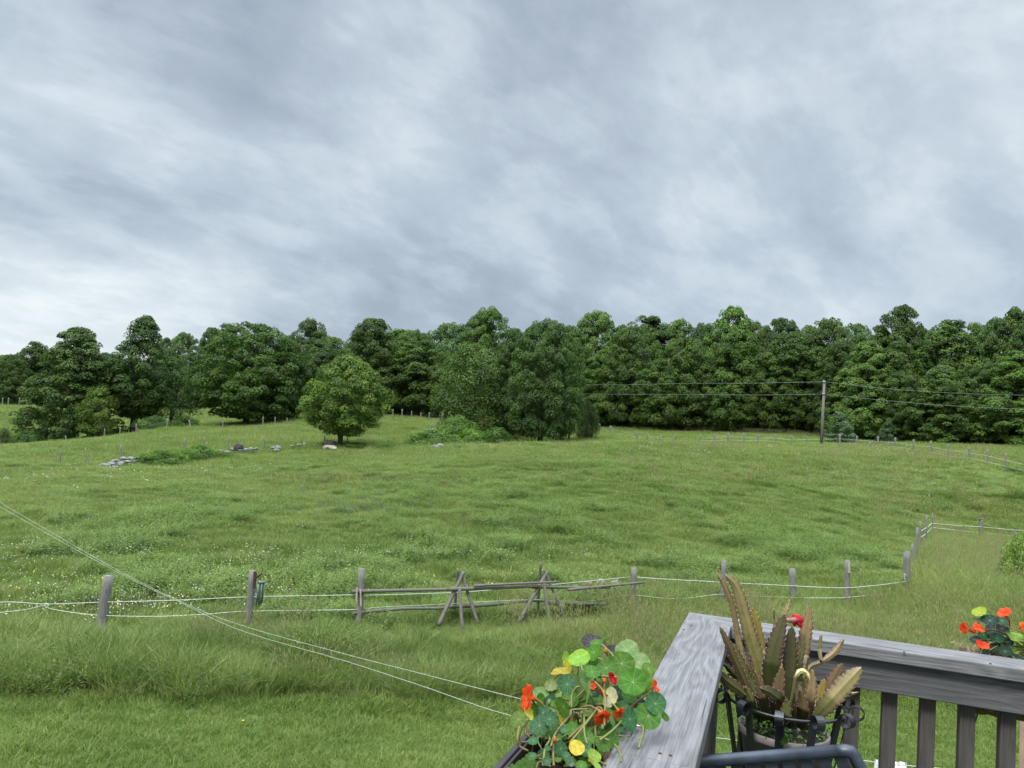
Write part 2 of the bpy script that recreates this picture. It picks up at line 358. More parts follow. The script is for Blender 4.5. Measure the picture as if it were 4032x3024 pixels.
def build_ground():
    rs = np.concatenate([[0.0], np.geomspace(2, 1600, 210)]); na = 360
    R, A = np.meshgrid(rs[1:], np.linspace(0, 2*pi, na, endpoint=False), indexing='ij')
    X = R*np.sin(A); Y = R*np.cos(A); Z = gz(X.ravel(), Y.ravel()).reshape(X.shape)
    Z += (vnoise(X, Y, 1.7, 3)-.5)*.10*np.clip((R-16)/6, 0, 1)*np.clip((160-R)/60, 0, 1)
    V = np.concatenate([[[0, 0, g1(0, 0)]], np.stack([X.ravel(), Y.ravel(), Z.ravel()], 1)])
    F = []
    n = len(rs)-1
    i, j = np.meshgrid(np.arange(n-1), np.arange(na), indexing='ij'); j2 = (j+1) % na
    F = np.stack([1+i*na+j, 1+i*na+j2, 1+(i+1)*na+j2, 1+(i+1)*na+j], -1).reshape(-1, 4)[:, ::-1]
    me = mesh_np('ground', V, F, M['ground'], smooth=True)
    o = bpy.data.objects.new('ground', me); COL.objects.link(o); tag(o, kind='structure', label='green sloping ground of the lawn and hill meadow')
    mb = MB()
build_ground()

# ------------------------------------------------------------------ scattering of uncountable plants
def quads_from_blades(base, dirv, side, L, Wd, bend, segs=2):
    """curved blades: base (n,3), dirv lean (n,3 horizontal), side (n,3), L, Wd arrays"""
    n = len(base); V = []; F = []
    ts = np.linspace(0, 1, segs+1)
    for t in ts:
        p = base + np.array([0, 0, 1.])*(L*(t-.25*bend*t*t))[:, None] + dirv*(L*bend*t*t)[:, None]
        w = Wd*(1-t*.92)
        V += [p-side*w[:, None], p+side*w[:, None]]
    V = np.stack(V, 1).reshape(-1, 3); k = 2*(segs+1); b = np.arange(n)[:, None]*k
    for s in range(segs): F.append(np.concatenate([b+2*s, b+2*s+1, b+2*s+3, b+2*s+2], 1))
    return V, np.stack(F, 1).reshape(-1, 4)
def tuft_mesh(name, seed, n, rad, h0, h1, w, bend, mat, segs=2):
    r = np.random.RandomState(seed); a = r.uniform(0, 2*pi, n); rr = rad*np.sqrt(r.uniform(0, 1, n))
    base = np.stack([rr*np.cos(a), rr*np.sin(a), -np.full(n, .02)], 1)
    b = a + r.normal(0, .9, n); dirv = np.stack([np.cos(b), np.sin(b), 0*b], 1)
    s = r.uniform(0, 2*pi, n); side = np.stack([np.cos(s), np.sin(s), 0*s], 1)
    L = r.uniform(h0, h1, n); V, F = quads_from_blades(base, dirv, side, L, w*r.uniform(.6, 1.2, n), r.uniform(.1, bend, n), segs)
    return mesh_np(name, V, F, mat, tint=np.repeat(r.uniform(0, 1, n), segs))
def weed_mesh(name, seed, stems, rad, h0, h1, leaf, mat, per=9):
    """leafy upright weeds: each stem carries whorls of small leaves"""
    r = np.random.RandomState(seed); C = []; Nn = []; T = []; S = []
    for i in range(stems):
        a = r.uniform(0, 2*pi); rr = rad*math.sqrt(r.uniform()); h = r.uniform(h0, h1); lean = r.normal(0, .12, 2); tt = r.uniform()
        for k in range(per):
            t = (k+1)/per; C.append((rr*cos(a)+lean[0]*h*t, rr*sin(a)+lean[1]*h*t, h*t)); b = r.uniform(0, 2*pi)
            T.append(tt*.6+.4*t); S.append(leaf*(1.15-.55*t)); Nn.append((cos(b), sin(b), r.uniform(-.2, .7)))
    C = np.array(C); A = np.array(Nn); A /= np.linalg.norm(A, axis=1)[:, None]; S = np.array(S)[:, None]
    B = np.cross(A, [0, 0, 1]); B /= np.linalg.norm(B, axis=1)[:, None]
    V = np.stack([C, C+A*S*.5+B*S*.24, C+A*S, C+A*S*.5-B*S*.24], 1).reshape(-1, 3)
    F = np.arange(len(V)).reshape(-1, 4)
    return mesh_np(name, V, F, mat, tint=T)
def head_mesh(name, seed, n, rad, h0, h1, size, mat, up=False):
    """flower or seed heads held on the level of the grass tips"""
    r = np.random.RandomState(seed); V = []; F = []
    for i in range(n):
        a = r.uniform(0, 2*pi); rr = rad*math.sqrt(r.uniform()); h = r.uniform(h0, h1); c = np.array([rr*cos(a), rr*sin(a), h]); s = size*r.uniform(.6, 1.2)
        b = len(V)
        if up:
            for k in range(3):
                th = r.uniform(0, 2*pi); d = np.array([cos(th), sin(th), 0])*s*.28; b = len(V); z = np.array([0, 0, s*1.6])
                V += [c-z*.6, c+d, c+z, c-d]; F.append([b, b+1, b+2, b+3])
        else:
            tl = r.normal(0, .35, 2)
            for k in range(4):
                th = k*pi/2; V.append(c+np.array([cos(th)*s, sin(th)*s, (tl[0]*cos(th)+tl[1]*sin(th))*s]))
            F.append([b, b+1, b+2, b+3])
    return mesh_np(name, V, F, mat, tint=r.uniform(0, 1, len(F)))
def variants(name, meshes):
    c = bpy.data.collections.new(name)
    for me in meshes:
        o = bpy.data.objects.new(me.name, me); c.objects.link(o)
    return c
def scatter(name, label, cat, x, y, scl, tint, coll, seed=0, z=None, sxy=None):
    r = np.random.RandomState(seed); n = len(x); z = gz(x, y) if z is None else z
    me = bpy.data.meshes.new(name); me.vertices.add(n); me.vertices.foreach_set('co', np.stack([x, y, z], 1).astype(np.float32).ravel())
    def at_(nm, typ, v, key='value'):
        a = me.attributes.new(nm, typ, 'POINT'); a.data.foreach_set(key, np.asarray(v, np.float32).ravel())
    rot = np.stack([r.normal(0, .06, n), r.normal(0, .06, n), r.uniform(0, 2*pi, n)], 1)
    at_('irot', 'FLOAT_VECTOR', rot, 'vector'); at_('itint', 'FLOAT', tint)
    sx = scl if sxy is None else scl*sxy
    at_('iscl', 'FLOAT_VECTOR', np.stack([sx, sx, scl], 1), 'vector')
    o = bpy.data.objects.new(name, me); COL.objects.link(o)
    ng = bpy.data.node_groups.new('scatter_'+name, 'GeometryNodeTree')
    ng.interface.new_socket('Geometry', in_out='INPUT', socket_type='NodeSocketGeometry')
    ng.interface.new_socket('Geometry', in_out='OUTPUT', socket_type='NodeSocketGeometry')
    G = NT(ng); gi = G.n('NodeGroupInput'); go = G.n('NodeGroupOutput')
    ci = G.n('GeometryNodeCollectionInfo'); ci.inputs[0].default_value = coll; ci.inputs[1].default_value = True; ci.inputs[2].default_value = True
    ar = G.n('GeometryNodeInputNamedAttribute', {'Name': 'irot'}, data_type='FLOAT_VECTOR')
    as_ = G.n('GeometryNodeInputNamedAttribute', {'Name': 'iscl'}, data_type='FLOAT_VECTOR')
    ip = G.n('GeometryNodeInstanceOnPoints'); G.link(gi.outputs[0], ip.inputs['Points']); G.link(ci.outputs[0], ip.inputs['Instance'])
    ip.inputs['Pick Instance'].default_value = True
    G.link(ar.outputs[0], ip.inputs['Rotation']); G.link(as_.outputs[0], ip.inputs['Scale']); G.link(ip.outputs[0], go.inputs[0])
    md = o.modifiers.new('scatter', 'NODES'); md.node_group = ng
    return tag(o, label, cat, kind='stuff')

# the edge of the mown lawn and the paddock fence line, as world y for each x
_le = np.array([[p.x, p.y] for p in (gnd(px, d) for px, d in ((-300, 13.5), (0, 13.6), (500, 14.0), (1000, 14.3), (1500, 14.9), (2000, 15.2), (2700, 15.6), (3300, 16.2), (4100, 17.0)))])
def lawn_edge(x): return np.interp(x, _le[:, 0], _le[:, 1])
FX = [-400, 393, 973, 1415, 1810, 2140, 2493, 2842, 3125, 3337, 3575]; FD = [18.6, 18.3, 18.3, 18.8, 19.5, 20.5, 22, 23, 24, 24, 24.5]
_fl = np.array([[azx(px, d, 2300), d] for px, d in zip(FX, FD)])
def fence_y(x): return np.interp(x, _fl[:, 0], _fl[:, 1])
LANE_X0, LANE_X1 = _fl[-1, 0], azx(3670, 45, 2100)       # lane of pale tall grass right of the fence that runs up the hill
def lane_x(y): return np.interp(y, [24.5, 30, 34, 40, 45], [azx(3575, 24.5, 2300), azx(3600, 30, 2220), azx(3617, 34, 2180), azx(3645, 40, 2130), azx(3670, 45, 2106)])
def wedge(n, y0, y1, rs, power=1.0, half=.88, pad=3.0):
    """random spots in the viewed wedge; power 1 = uniform area"""
    u = rs.uniform(0, 1, n); y = (y0**(power+1) + u*(y1**(power+1)-y0**(power+1)))**(1/(power+1))
    x = rs.uniform(-1, 1, n)*(half*y+pad); return x, y
rs = np.random.RandomState(5)
# -- mown lawn
c_lawn = variants('lawn_tufts', [tuft_mesh('lawn_tuft', 10+i, 28, .13, .05, .14, .0085, 1.1, M['lawn']) for i in range(4)])
x, y = wedge(34000, 4.5, 17.5, rs, 1.0); k = y < lawn_edge(x) + rs.normal(0, .12, len(x)); x, y = x[k], y[k]
tint = np.clip(.40 + .35*(vnoise(x, y, 2.2, 1)-.4) + .30*(vnoise(x, y, .45, 2)-.5)+.35*(vnoise(x, y, .15, 19)-.5), 0, 1)
s_ = (.75+.6*vnoise(x, y, .8, 4))*(1+.8*np.clip(1-(lawn_edge(x)-y)/.8, 0, 1))
scatter('lawn_grass', 'mown lawn of short green grass below the deck', 'grass', x, y, s_, tint, c_lawn, 1)
# -- tall grass verge along the fence
c_tall = variants('tall_tufts', [tuft_mesh('tall_tuft', 20+i, 42, .20, .25, .74, .0115, 1.15, M['grass'], 3) for i in range(5)])
x, y = wedge(20000, 12.5, 26, rs, 1.0); ye = lawn_edge(x); yf = fence_y(x)
ye = ye + .9*(vnoise(x, y, .9, 33)-.5)+rs.normal(0, .10, len(x)); k = (y > ye) & (y < yf+.3+rs.normal(0, .5, len(x))); x, y = x[k], y[k]; ye = lawn_edge(x)
left = np.clip((1.5-x)/6, 0, 1)
hs = (.48 + .62*vnoise(x, y, 1.3, 6)+.30*vnoise(x, y, .45, 16)) * (.75+.5*left)
hs *= np.clip((y-ye)/.5+.65, .55, 1)*(1-.55*np.clip((y-(fence_y(x)-2.0))/1.6, 0, 1))
tint = np.clip(.30+.5*(vnoise(x, y, 1.1, 7)-.3)+.6*(vnoise(x, y, .35, 8)-.5)+.12*(1-left), 0, 1)
scatter('tall_verge_grass', 'tall lush grass between the mown lawn and the wire fence', 'grass', x, y, hs, tint, c_tall, 2)
xv, yv = x, y
# leafy weeds in the verge
c_weed = variants('weed_clumps', [weed_mesh('weed_clump', 30+i, 26, .26, .20, .48, .065, M['weed']) for i in range(4)])
k = (vnoise(xv, yv, 1.4, 9) > .62) & (rs.uniform(0, 1, len(xv)) < .28)
scatter('verge_weeds', 'leafy green weeds growing through the tall verge grass', 'weeds', xv[k], yv[k], hs[k]*1.15, vnoise(xv[k], yv[k], .8, 2)*.7, c_weed, 3)
# -- pale tall grass of the lane on the right
c_seed = variants('seed_tufts', [head_mesh('seed_tuft', 40+i, 14, .22, .42, .78, .035, M['seed'], True) for i in range(3)])
x, y = wedge(36000, 15, 52, rs, .9); k = (x > 3) & (y > lawn_edge(x)) & (((y > 23) & (x > lane_x(y)+.1) & (y < 47)) | ((y <= 24.8) & (y < fence_y(x)+.4)))
k &= ~((y > 23) & (y < 24.8) & (x < lane_x(24.5)) & (y > fence_y(x)+.4)); x, y = x[k], y[k]
hs = .75+.35*vnoise(x, y, 2.2, 11)
tint = np.clip(.62+.35*(vnoise(x, y, 2.5, 12)-.4)+.2*(vnoise(x, y, .6, 13)-.5), 0, 1)
scatter('lane_grass', 'tall pale grass filling the lane right of the post fence', 'grass', x, y, hs, tint, c_tall, 4)
k = (rs.uniform(0, 1, len(x)) < .38) & (vnoise(x, y, 2.4, 14) > .35)
xs = np.concatenate([x[k], xv[(vnoise(xv, yv, 2.0, 15) > .58) & (rs.uniform(0, 1, len(xv)) < .35)]]); ys = np.concatenate([y[k], yv[:0]]) if False else None
k2 = (vnoise(xv, yv, 2.0, 15) > .58) & (rs.uniform(0, 1, len(xv)) < .35)
xs = np.concatenate([x[k], xv[k2]]); ys = np.concatenate([y[k], yv[k2]])
scatter('seed_heads', 'straw coloured grass seed heads above the tall grass', 'grass', xs, ys, .85+.3*rs.uniform(0, 1, len(xs)), rs.uniform(0, 1, len(xs)), c_seed, 5)
# -- hill meadow
c_mead = variants('meadow_tufts', [tuft_mesh('meadow_tuft', 50+i, 40, .34, .07, .26, .015, 1.0, M['grass'], 2) for i in range(5)])
c_mweed = variants('meadow_weed_clumps', [weed_mesh('meadow_weed', 60+i, 34, .42, .08, .34, .070, M['weed'], 7) for i in range(5)])
x1, y1 = wedge(86000, 18, 60, rs, .55); x2, y2 = wedge(64000, 55, 135, rs, .6); x3, y3 = wedge(26000, 125, 245, rs, .6); k3 = x3 < -8; x = np.concatenate([x1, x2, x3[k3]]); y = np.concatenate([y1, y2, y3[k3]])
inlane = (y < 46.5) & (x > np.where(y < 24.5, lane_x(24.5), lane_x(y))); k = (y > fence_y(x)-.1) & ~inlane
x, y = x[k], y[k]
lush = vnoise(x, y*.8, 4.2, 21)*.45+vnoise(x, y, 1.3, 22)*.40+vnoise(x, y, .6, 29)*.15
far = np.clip((y-45)/40, 0, 1)
tint = np.clip(.46+.50*(vnoise(x, y*.7, 9, 23)-.5)+.45*(vnoise(x, y, 1.6, 24)-.5)+.5*(vnoise(x, y, .7, 28)-.5)+.20*far, 0, 1)
s_ = (.55+1.0*vnoise(x, y, .75, 25)**1.5)*(1+.75*far)*np.where(y > 130, 1.7, 1)
scatter('meadow_grass', 'short rough grass covering the sloping hill meadow', 'grass', x, y, s_, tint, c_mead, 6)
k = (lush > .50) & (rs.uniform(0, 1, len(x)) < .42)
xw, yw = x[k], y[k]
big = (y < 62) & (lush > .56) & (rs.uniform(0, 1, len(x)) < .05+.05*(y < 34))
xb, yb = x[big], y[big]
c_bw = variants('tall_weed_clumps', [weed_mesh('tall_weed', 90+i, 42, .36, .16, .52, .085, M['weed'], 9) for i in range(4)])
scatter('tall_meadow_weeds', 'taller dark leafy weed clumps standing out of the meadow', 'weeds', xb, yb, rs.uniform(.8, 1.5, len(xb)), np.clip(.20+.35*rs.uniform(0, 1, len(xb)), 0, 1), c_bw, 27)
scatter('meadow_weeds', 'darker leafy weeds in patches over the hill meadow', 'weeds', xw, yw, (.7+.9*(lush[k]-.5)*2.2)*(1+.4*far[k]), np.clip(.10+.5*vnoise(xw, yw, 3, 26)+.35*vnoise(xw, yw, .8, 27), 0, 1), c_mweed, 7)
# flowers
def patch_pts(spec, seed):
    r = np.random.RandomState(seed); X = []; Y = []
    for (px, py_d, sx, sy, n) in spec:
        p = gnd(px, py_d); X.append(r.normal(p.x, sx, n)); Y.append(r.normal(p.y, sy, n))
    return np.concatenate(X), np.concatenate(Y)
c_wf = variants('daisy_sprays', [head_mesh('daisy_spray', 70+i, 5, .26, .22, .40, .016, M['whitefl']) for i in range(3)])
X, Y = patch_pts([(200, 26.5, 1.6, .5, 110), (60, 25, 1.5, 2.2, 150), (500, 21, 2, 1.2, 170), (250, 20, 1.8, 1.0, 150), (650, 27, 2.5, .6, 80), (800, 24, 2.5, 1.0, 120), (1200, 26, 2.0, .6, 90), (1300, 23, 2.0, 1.2, 100),
                  (1650, 27, 2, .8, 70), (2000, 27, 2, 1.2, 70), (2350, 29, 2.5, 1.0, 60), (350, 36, 4, 1.5, 70), (600, 31, 3, 1, 60)], 3)
k = (Y > fence_y(X)) & (rs.uniform(0, 1, len(X)) < .75); X, Y = X[k], Y[k]
scatter('daisies', 'scattered white daisies in the meadow beyond the wire fence', 'flowers', X, Y, rs.uniform(.8, 1.2, len(X)), rs.uniform(0, 1, len(X)), c_wf, 8)
c_wf2 = variants('far_blossom', [head_mesh('blossom_spray', 75+i, 8, .5, .25, .5, .032, M['whitefl']) for i in range(3)])
c_sd2 = variants('pale_tips', [head_mesh('pale_tip', 78+i, 16, .5, .22, .5, .06, M['seed'], True) for i in range(3)])
X, Y = wedge(5000, 45, 92, rs, 1.0); k = (vnoise(X, Y, 7, 31) > .52) & (X > -25) & (rs.uniform(0, 1, len(X)) < .9*np.clip((X+20)/50, .12, 1)); X, Y = X[k], Y[k]
scatter('pale_meadow_tips', 'pale seed heads over the far crest of the meadow', 'grass', X, Y, rs.uniform(.8, 1.3, len(X)), rs.uniform(.3, 1, len(X)), c_sd2, 9)
X, Y = patch_pts([(3300, 80, 6, 3, 50), (3000, 75, 6, 3, 35), (2150, 80, 5, 1.5, 18), (2350, 98, 5, 4, 28), (1800, 78, 3, 2, 22), (3600, 62, 5, 3, 25), (700, 55, 8, 4, 30), (200, 50, 8, 5, 35), (2700, 70, 5, 3, 25)], 4)
scatter('far_white_blossom', 'patches of small white flowers near the meadow crest', 'flowers', X, Y, rs.uniform(.7, 1.2, len(X)), rs.uniform(0, 1, len(X)), c_wf2, 10)
c_bf = variants('blue_sprays', [head_mesh('blue_spray', 80+i, 7, .3, .2, .42, .03, M['bluefl'], True) for i in range(2)])
X, Y = patch_pts([(1370, 36, 1.6, .7, 60), (1250, 41, 2.0, .8, 24), (1560, 38, 1.5, .6, 16)], 5)
scatter('blue_wildflowers', 'bluish wildflower patch in the middle of the meadow', 'flowers', X, Y, rs.uniform(.7, 1.1, len(X)), rs.uniform(0, 1, len(X)), c_bf, 11)
c_yf = variants('yellow_sprays', [head_mesh('yellow_spray', 85+i, 4, .25, .2, .35, .02, M['yellowfl']) for i in range(2)])
X, Y = patch_pts([(100, 22, 1.5, .8, 26), (350, 20, 1.2, .5, 22), (1250, 23, 1.5, .7, 22), (900, 60, 6, 3, 20), (1900, 24, 2, 1, 12)], 6); k = Y > fence_y(X)
scatter('yellow_wildflowers', 'small yellow wildflowers just beyond the wire fence', 'flowers', X[k], Y[k], rs.uniform(.8, 1.1, k.sum()), rs.uniform(0, 1, k.sum()), c_yf, 12)

exec_parts = True
# ------------------------------------------------------------------ trees
def interp_tab(tab, t): return np.interp(t, [a for a, _ in tab], [b for _, b in tab])
PROF = {
 'dome':   [(0, .62), (.08, .86), (.25, 1), (.5, .98), (.7, .88), (.85, .70), (.94, .48), (1, .22)],
 'oval':   [(0, .60), (.12, .88), (.35, 1), (.6, .96), (.8, .76), (.92, .52), (1, .22)],
 'spire':  [(0, .85), (.1, 1), (.3, 1), (.5, .88), (.68, .66), (.85, .46), (.95, .30), (1, .14)],
 'twin':   [(0, .35), (.15, .75), (.35, 1), (.55, .88), (.7, .50), (.82, .44), (.94, .32), (1, .08)],
 'column': [(0, .7), (.15, .95), (.4, 1), (.7, .92), (.88, .68), (1, .25)],
 'round':  [(0, .42), (.12, .78), (.3, .98), (.5, 1), (.7, .84), (.88, .50), (1, .10)],
 'bush':   [(0, .95), (.3, 1), (.6, .85), (.85, .5), (1, .15)],
}
def crown_mesh(name, seed, prof, Rad=6.0, H=13.0, boughs=120, per=85, leaf=.36, flatn=.42, bough_r=(1.1, 2.0), mat=None, lobes=.17, airy=0.0):
    r = np.random.RandomState(seed); tab = PROF[prof]
    C = []; RB = []; ph = r.uniform(0, 6.28, 6)
    tries = 0
    while len(C) < boughs and tries < boughs*30:
        tries += 1
        t = r.uniform(0.0, 1.0); rad = interp_tab(tab, t)
        if r.uniform() > rad*.8+.25: continue
        a = r.uniform(0, 2*pi)
        lob = 1+lobes*(.5*sin(2*a+ph[0]+3*t)+.35*sin(3*a+ph[1]-4*t)+.3*sin(5*a+ph[2]+7*t))
        rb = r.uniform(*bough_r)*(1-.22*t)
        inner = r.uniform() < .28+.14*t
        rr = max(0, rad*Rad*lob - rb*.5)*(r.uniform(.25, .75) if inner else r.uniform(.80, 1.10))
        z = t*H
        C.append((rr*cos(a), rr*sin(a), min(max(z, rb*.3), H-rb*.3))); RB.append(rb)
    C = np.array(C); RB = np.array(RB); nb = len(C)
    # leaves on each bough: a drooping pad of foliage
    idx = np.repeat(np.arange(nb), (per*(RB/np.mean(RB))**1.7*r.uniform(.7 - .4*airy, 1.2, nb)).astype(int)); n = len(idx)
    d = r.normal(0, 1, (n, 3)); d[:, 2] = np.abs(d[:, 2])*np.where(r.uniform(0, 1, n) < .8, 1, -.7); d /= np.linalg.norm(d, axis=1)[:, None]
    rad_ = r.uniform(.55, 1.05, n)**.6
    off = d*np.stack([RB[idx], RB[idx], RB[idx]*flatn], 1)*rad_[:, None]
    hr = np.hypot(off[:, 0], off[:, 1])/RB[idx]
    off[:, 2] -= .30*RB[idx]*flatn*1.6*hr**2
    # each bough faces outward: tilt with its place on the crown
    P_ = C[idx]+off
    out = P_*np.array([1, 1, 0]); out /= np.maximum(np.linalg.norm(out, axis=1), .01)[:, None]
    nrm = d*.7+out*.35+np.array([0, 0, .55])+r.normal(0, .42, (n, 3)); nrm /= np.linalg.norm(nrm, axis=1)[:, None]
    tg = np.cross(nrm, r.normal(0, 1, (n, 3))); tg /= np.linalg.norm(tg, axis=1)[:, None]; bt = np.cross(nrm, tg)
    s = leaf*r.uniform(.6, 1.25, n)[:, None]
    V = np.stack([P_-tg*s*.62, P_-bt*s*.40+tg*s*.05, P_+tg*s*.62, P_+bt*s*.40+tg*s*.05], 1)
    V += nrm[:, None]*(s*.10)[:, None]*np.array([-1, 1, -1, 1])[None, :, None]
    tint = np.clip(r.uniform(0, 1, nb)[idx]*.55+r.uniform(0, .45, n), 0, 1)
    return mesh_np(name, V.reshape(-1, 3), np.arange(n*4).reshape(-1, 4), mat or M['leaf'], tint=tint)
def trunk_mesh(name, seed, H, r0, forks=1, limbs=8, lean=.04, start=.15, spread=.5, crown_r=5):
    r = random.Random(seed); mb = MB()
    for f in range(forks):
        a = r.uniform(0, 6.28) if forks == 1 else f*2*pi/forks+.4; sp = 0 if forks == 1 else spread
        pts = [Vector((cos(a)*.2*sp*0, sin(a)*.2*sp*0, -.4))]; N = 7
        for i in range(1, N+1):
            t = i/N; pts.append(Vector((cos(a)*sp*H*.22*t+r.uniform(-1, 1)*lean*H*.25, sin(a)*sp*H*.22*t+r.uniform(-1, 1)*lean*H*.25, H*t)))
        rad = [r0*(1.35 if i == 0 else 1)*(1-.85*i/N)/math.sqrt(forks) for i in range(N+1)]
        sm = smooth_path([(*p, q) for p, q in zip(pts, rad)], 14)
        mb.tube([Vector(p[:3]) for p in sm], [max(.02, p[3]) for p in sm], 7, rough=.25, seed=seed)
        for l in range(limbs):
            t = start+(.9-start)*(l+r.random()*.7)/limbs; i = min(len(sm)-2, int(t*(len(sm)-1))); p = Vector(sm[i][:3]); b = r.uniform(0, 6.28); L = crown_r*(1-.55*t)*r.uniform(.6, .9)
            q = p+Vector((cos(b), sin(b), .45))*L*.5; e = p+Vector((cos(b)*L, sin(b)*L, L*.55))
            rr = max(.03, sm[i][3]*.5); mb.tube([p, q, e], [rr, rr*.6, .02], 5, cap=False)
    me = bpy.data.meshes.new(name); me.from_pydata([tuple(v) for v in mb.v], [], mb.f); me.shade_smooth(); me.materials.append(M['bark']); return me
KIND = {}
def kind(nm, prof, Rad, H, nvar=2, trunk=(.3, 1, 8, .15), lift=1.0, **kw):
    KIND[nm] = ([crown_mesh('crown', hash(nm) % 1 + 100*len(KIND)+i, prof, Rad, H, **kw) for i in range(nvar)],
                [trunk_mesh('trunk', 7*len(KIND)+i, H*.86+lift, trunk[0], trunk[1], trunk[2], start=trunk[3], crown_r=Rad) for i in range(nvar)], Rad, H, lift)
kind('maple', 'dome', 7.0, 13.5, 3, (.42, 1, 9, .18), 1.1, boughs=480, per=135, leaf=.24, bough_r=(.65, 1.5), flatn=.55)
kind('oval', 'oval', 5.5, 14.5, 3, (.34, 1, 9, .18), .8, boughs=430, per=135, leaf=.24, bough_r=(.6, 1.4), flatn=.62)
kind('spire', 'spire', 6.0, 15.0, 1, (.42, 1, 10, .12), .4, boughs=400, per=130, leaf=.24, bough_r=(.6, 1.45), flatn=.48)
kind('twin', 'twin', 5.6, 14.5, 1, (.55, 2, 8, .25), 2.6, boughs=330, per=130, leaf=.24, airy=.3, bough_r=(.6, 1.4), flatn=.55)
kind('column', 'column', 3.6, 14.0, 2, (.28, 1, 9, .15), 1.2, boughs=270, per=125, leaf=.23, bough_r=(.5, 1.25), flatn=.6)
kind('airy', 'oval', 4.0, 9.0, 2, (.20, 3, 5, .25), 1.2, boughs=110, per=90, leaf=.20, airy=.8, flatn=.7, bough_r=(.7, 1.3))
kind('round', 'round', 4.6, 8.4, 1, (.34, 4, 5, .15), 1.5, boughs=310, per=130, leaf=.20, bough_r=(.55, 1.05), flatn=.7)
kind('willow', 'column', 4.2, 12.0, 1, (.35, 2, 8, .2), 1.0, boughs=170, per=120, leaf=.21, flatn=.9, bough_r=(.8, 1.5))
kind('bush', 'bush', 2.4, 2.6, 3, (.08, 3, 4, .1), .0, boughs=90, per=90, leaf=.13, flatn=.8, bough_r=(.4, .8))
kind('pine', 'spire', 2.0, 4.6, 1, (.10, 1, 8, .1), .2, boughs=80, per=75, leaf=.16, flatn=.6, bough_r=(.35, .7), mat=M['needle'])
TREES = []
_vi = {}
def tree(name, k, px, d, top, halfw, label, cat='tree', group=None, col=(1, 1, 1), dy=0, lift=None, base=None):
    """a tree whose foot stands on the ground in column px at d metres; top = photo row of the crown top; halfw in px"""
    crowns, trunks, Rad, H, lf = KIND[k]; i = _vi.get(k, 0); _vi[k] = i+1; v = i % len(crowns)
    p = gnd(px, d)
    t = at(px, top, d); hh = t.z-p.z; w = halfw/FPX*d*(.94 if name == 'maple_tree' else 1)
    e = empty(name, p, label, cat, group); e.rotation_euler = (0, 0, (i*2.399) % 6.283)
    sz = hh/(H+lf); sx = w/Rad
    c = bpy.data.objects.new('crown', crowns[v]); COL.objects.link(c); c.parent = e; c.location = (0, 0, lf*sz); c.scale = (sx, sx, sz); c.color = (*col, 1)
    if not k == 'bush' or True:
        tr = bpy.data.objects.new('trunk', trunks[v]); COL.objects.link(tr); tr.parent = e; tr.scale = (min(sx, sz)*1.0, min(sx, sz)*1.0, sz)
    TREES.append(e); return e
G0 = (1, 1, 1)
tree('maple_tree', 'spire', 262, 112, 1288, 185, 'tall dark maple with a pointed top, farthest left beside the fence line', col=(.95, .95, .9))
tree('sapling', 'airy', 375, 109, 1520, 75, 'bright green young tree in front of the tall pointed maple', col=(1.7, 1.55, 1.2))
tree('sapling', 'airy', 150, 109, 1600, 60, 'small dark sapling at the left foot of the tall pointed maple', col=(.9, 1, 1))
tree('maple_tree', 'twin', 520, 115, 1240, 150, 'tall tree with a domed top and a forked bare trunk at the left', col=(.85, .9, .95))
tree('slender_tree', 'airy', 668, 118, 1400, 100, 'airy grey green tree just right of the forked trunk tree', col=(1.0, 1.05, 1.15))
tree('maple_tree', 'maple', 965, 120, 1275, 205, 'broad dome shaped maple, widest of the left group', col=(1.0, 1.05, .9))
tree('slender_tree', 'oval', 1105, 124, 1340, 95, 'narrow dark maple against the right side of the broad dome maple', col=(.85, .9, .9))
tree('maple_tree', 'round', 1338, 80, 1398, 164, 'small rounded bright green maple standing alone by the stone wall', col=(1.55, 1.45, 1.1))
tree('maple_tree', 'maple', 2125, 96, 1262, 155, 'large dense dark maple at the centre in front of the forest', col=(.9, .95, .95))
tree('willow_tree', 'willow', 1840, 100, 1345, 140, 'soft grey green willow left of the large central maple', col=(1.25, 1.2, 1.25))
tree('slender_tree', 'column', 2240, 104, 1330, 50, 'slim grey green tree behind the right side of the central maple', col=(1.25, 1.2, 1.3))
tree('shrub', 'bush', 2310, 108, 1590, 45, 'small dark greyish shrub by the post right of the central maple', 'shrub', col=(.8, .75, .85))
tree('maple_tree', 'oval', 1985, 103, 1300, 85, 'dark tree wedged between the willow and the central maple', col=(.9, .95, .95))
B = lambda *a, **k: tree('shrub', 'bush', *a, cat='shrub', **k)
B(1690, 86, 1690, 100, 'light green rounded bush left of the central tree clump', col=(2.0, 1.9, 1.8))
B(1800, 92, 1640, 90, 'taller bush behind the light green bush by the central clump', col=(1.4, 1.5, 1.2))
B(1850, 88, 1690, 80, 'yellowish green bush at the foot of the willow', col=(1.8, 1.9, 1.2))
B(1950, 90, 1685, 80, 'dark bush under the left edge of the central maple', col=(1.1, 1.2, 1.0))
B(610, 110, 1640, 80, 'dark bush at the foot of the forked trunk tree', col=(.8, .9, .8))
B(730, 111, 1640, 65, 'dark rounded bush below the airy grey green tree', col=(.9, 1.0, .8))
B(100, 104, 1695, 60, 'low bush along the fence at the far left', col=(1.0, 1.1, 1.0))
B(8, 104, 1690, 45, 'dark bush at the left edge of the field fence', col=(.8, .8, .9))
B(650, 66, 1775, 105, 'spreading bush growing over the left stone wall heap', col=(1.5, 1.6, 1.0))
B(785, 69, 1755, 75, 'second bush right of the spreading wall bush', col=(1.4, 1.6, 1.1))
B(860, 71, 1775, 55, 'small round bush at the right end of the wall bushes', col=(1.2, 1.4, .9))
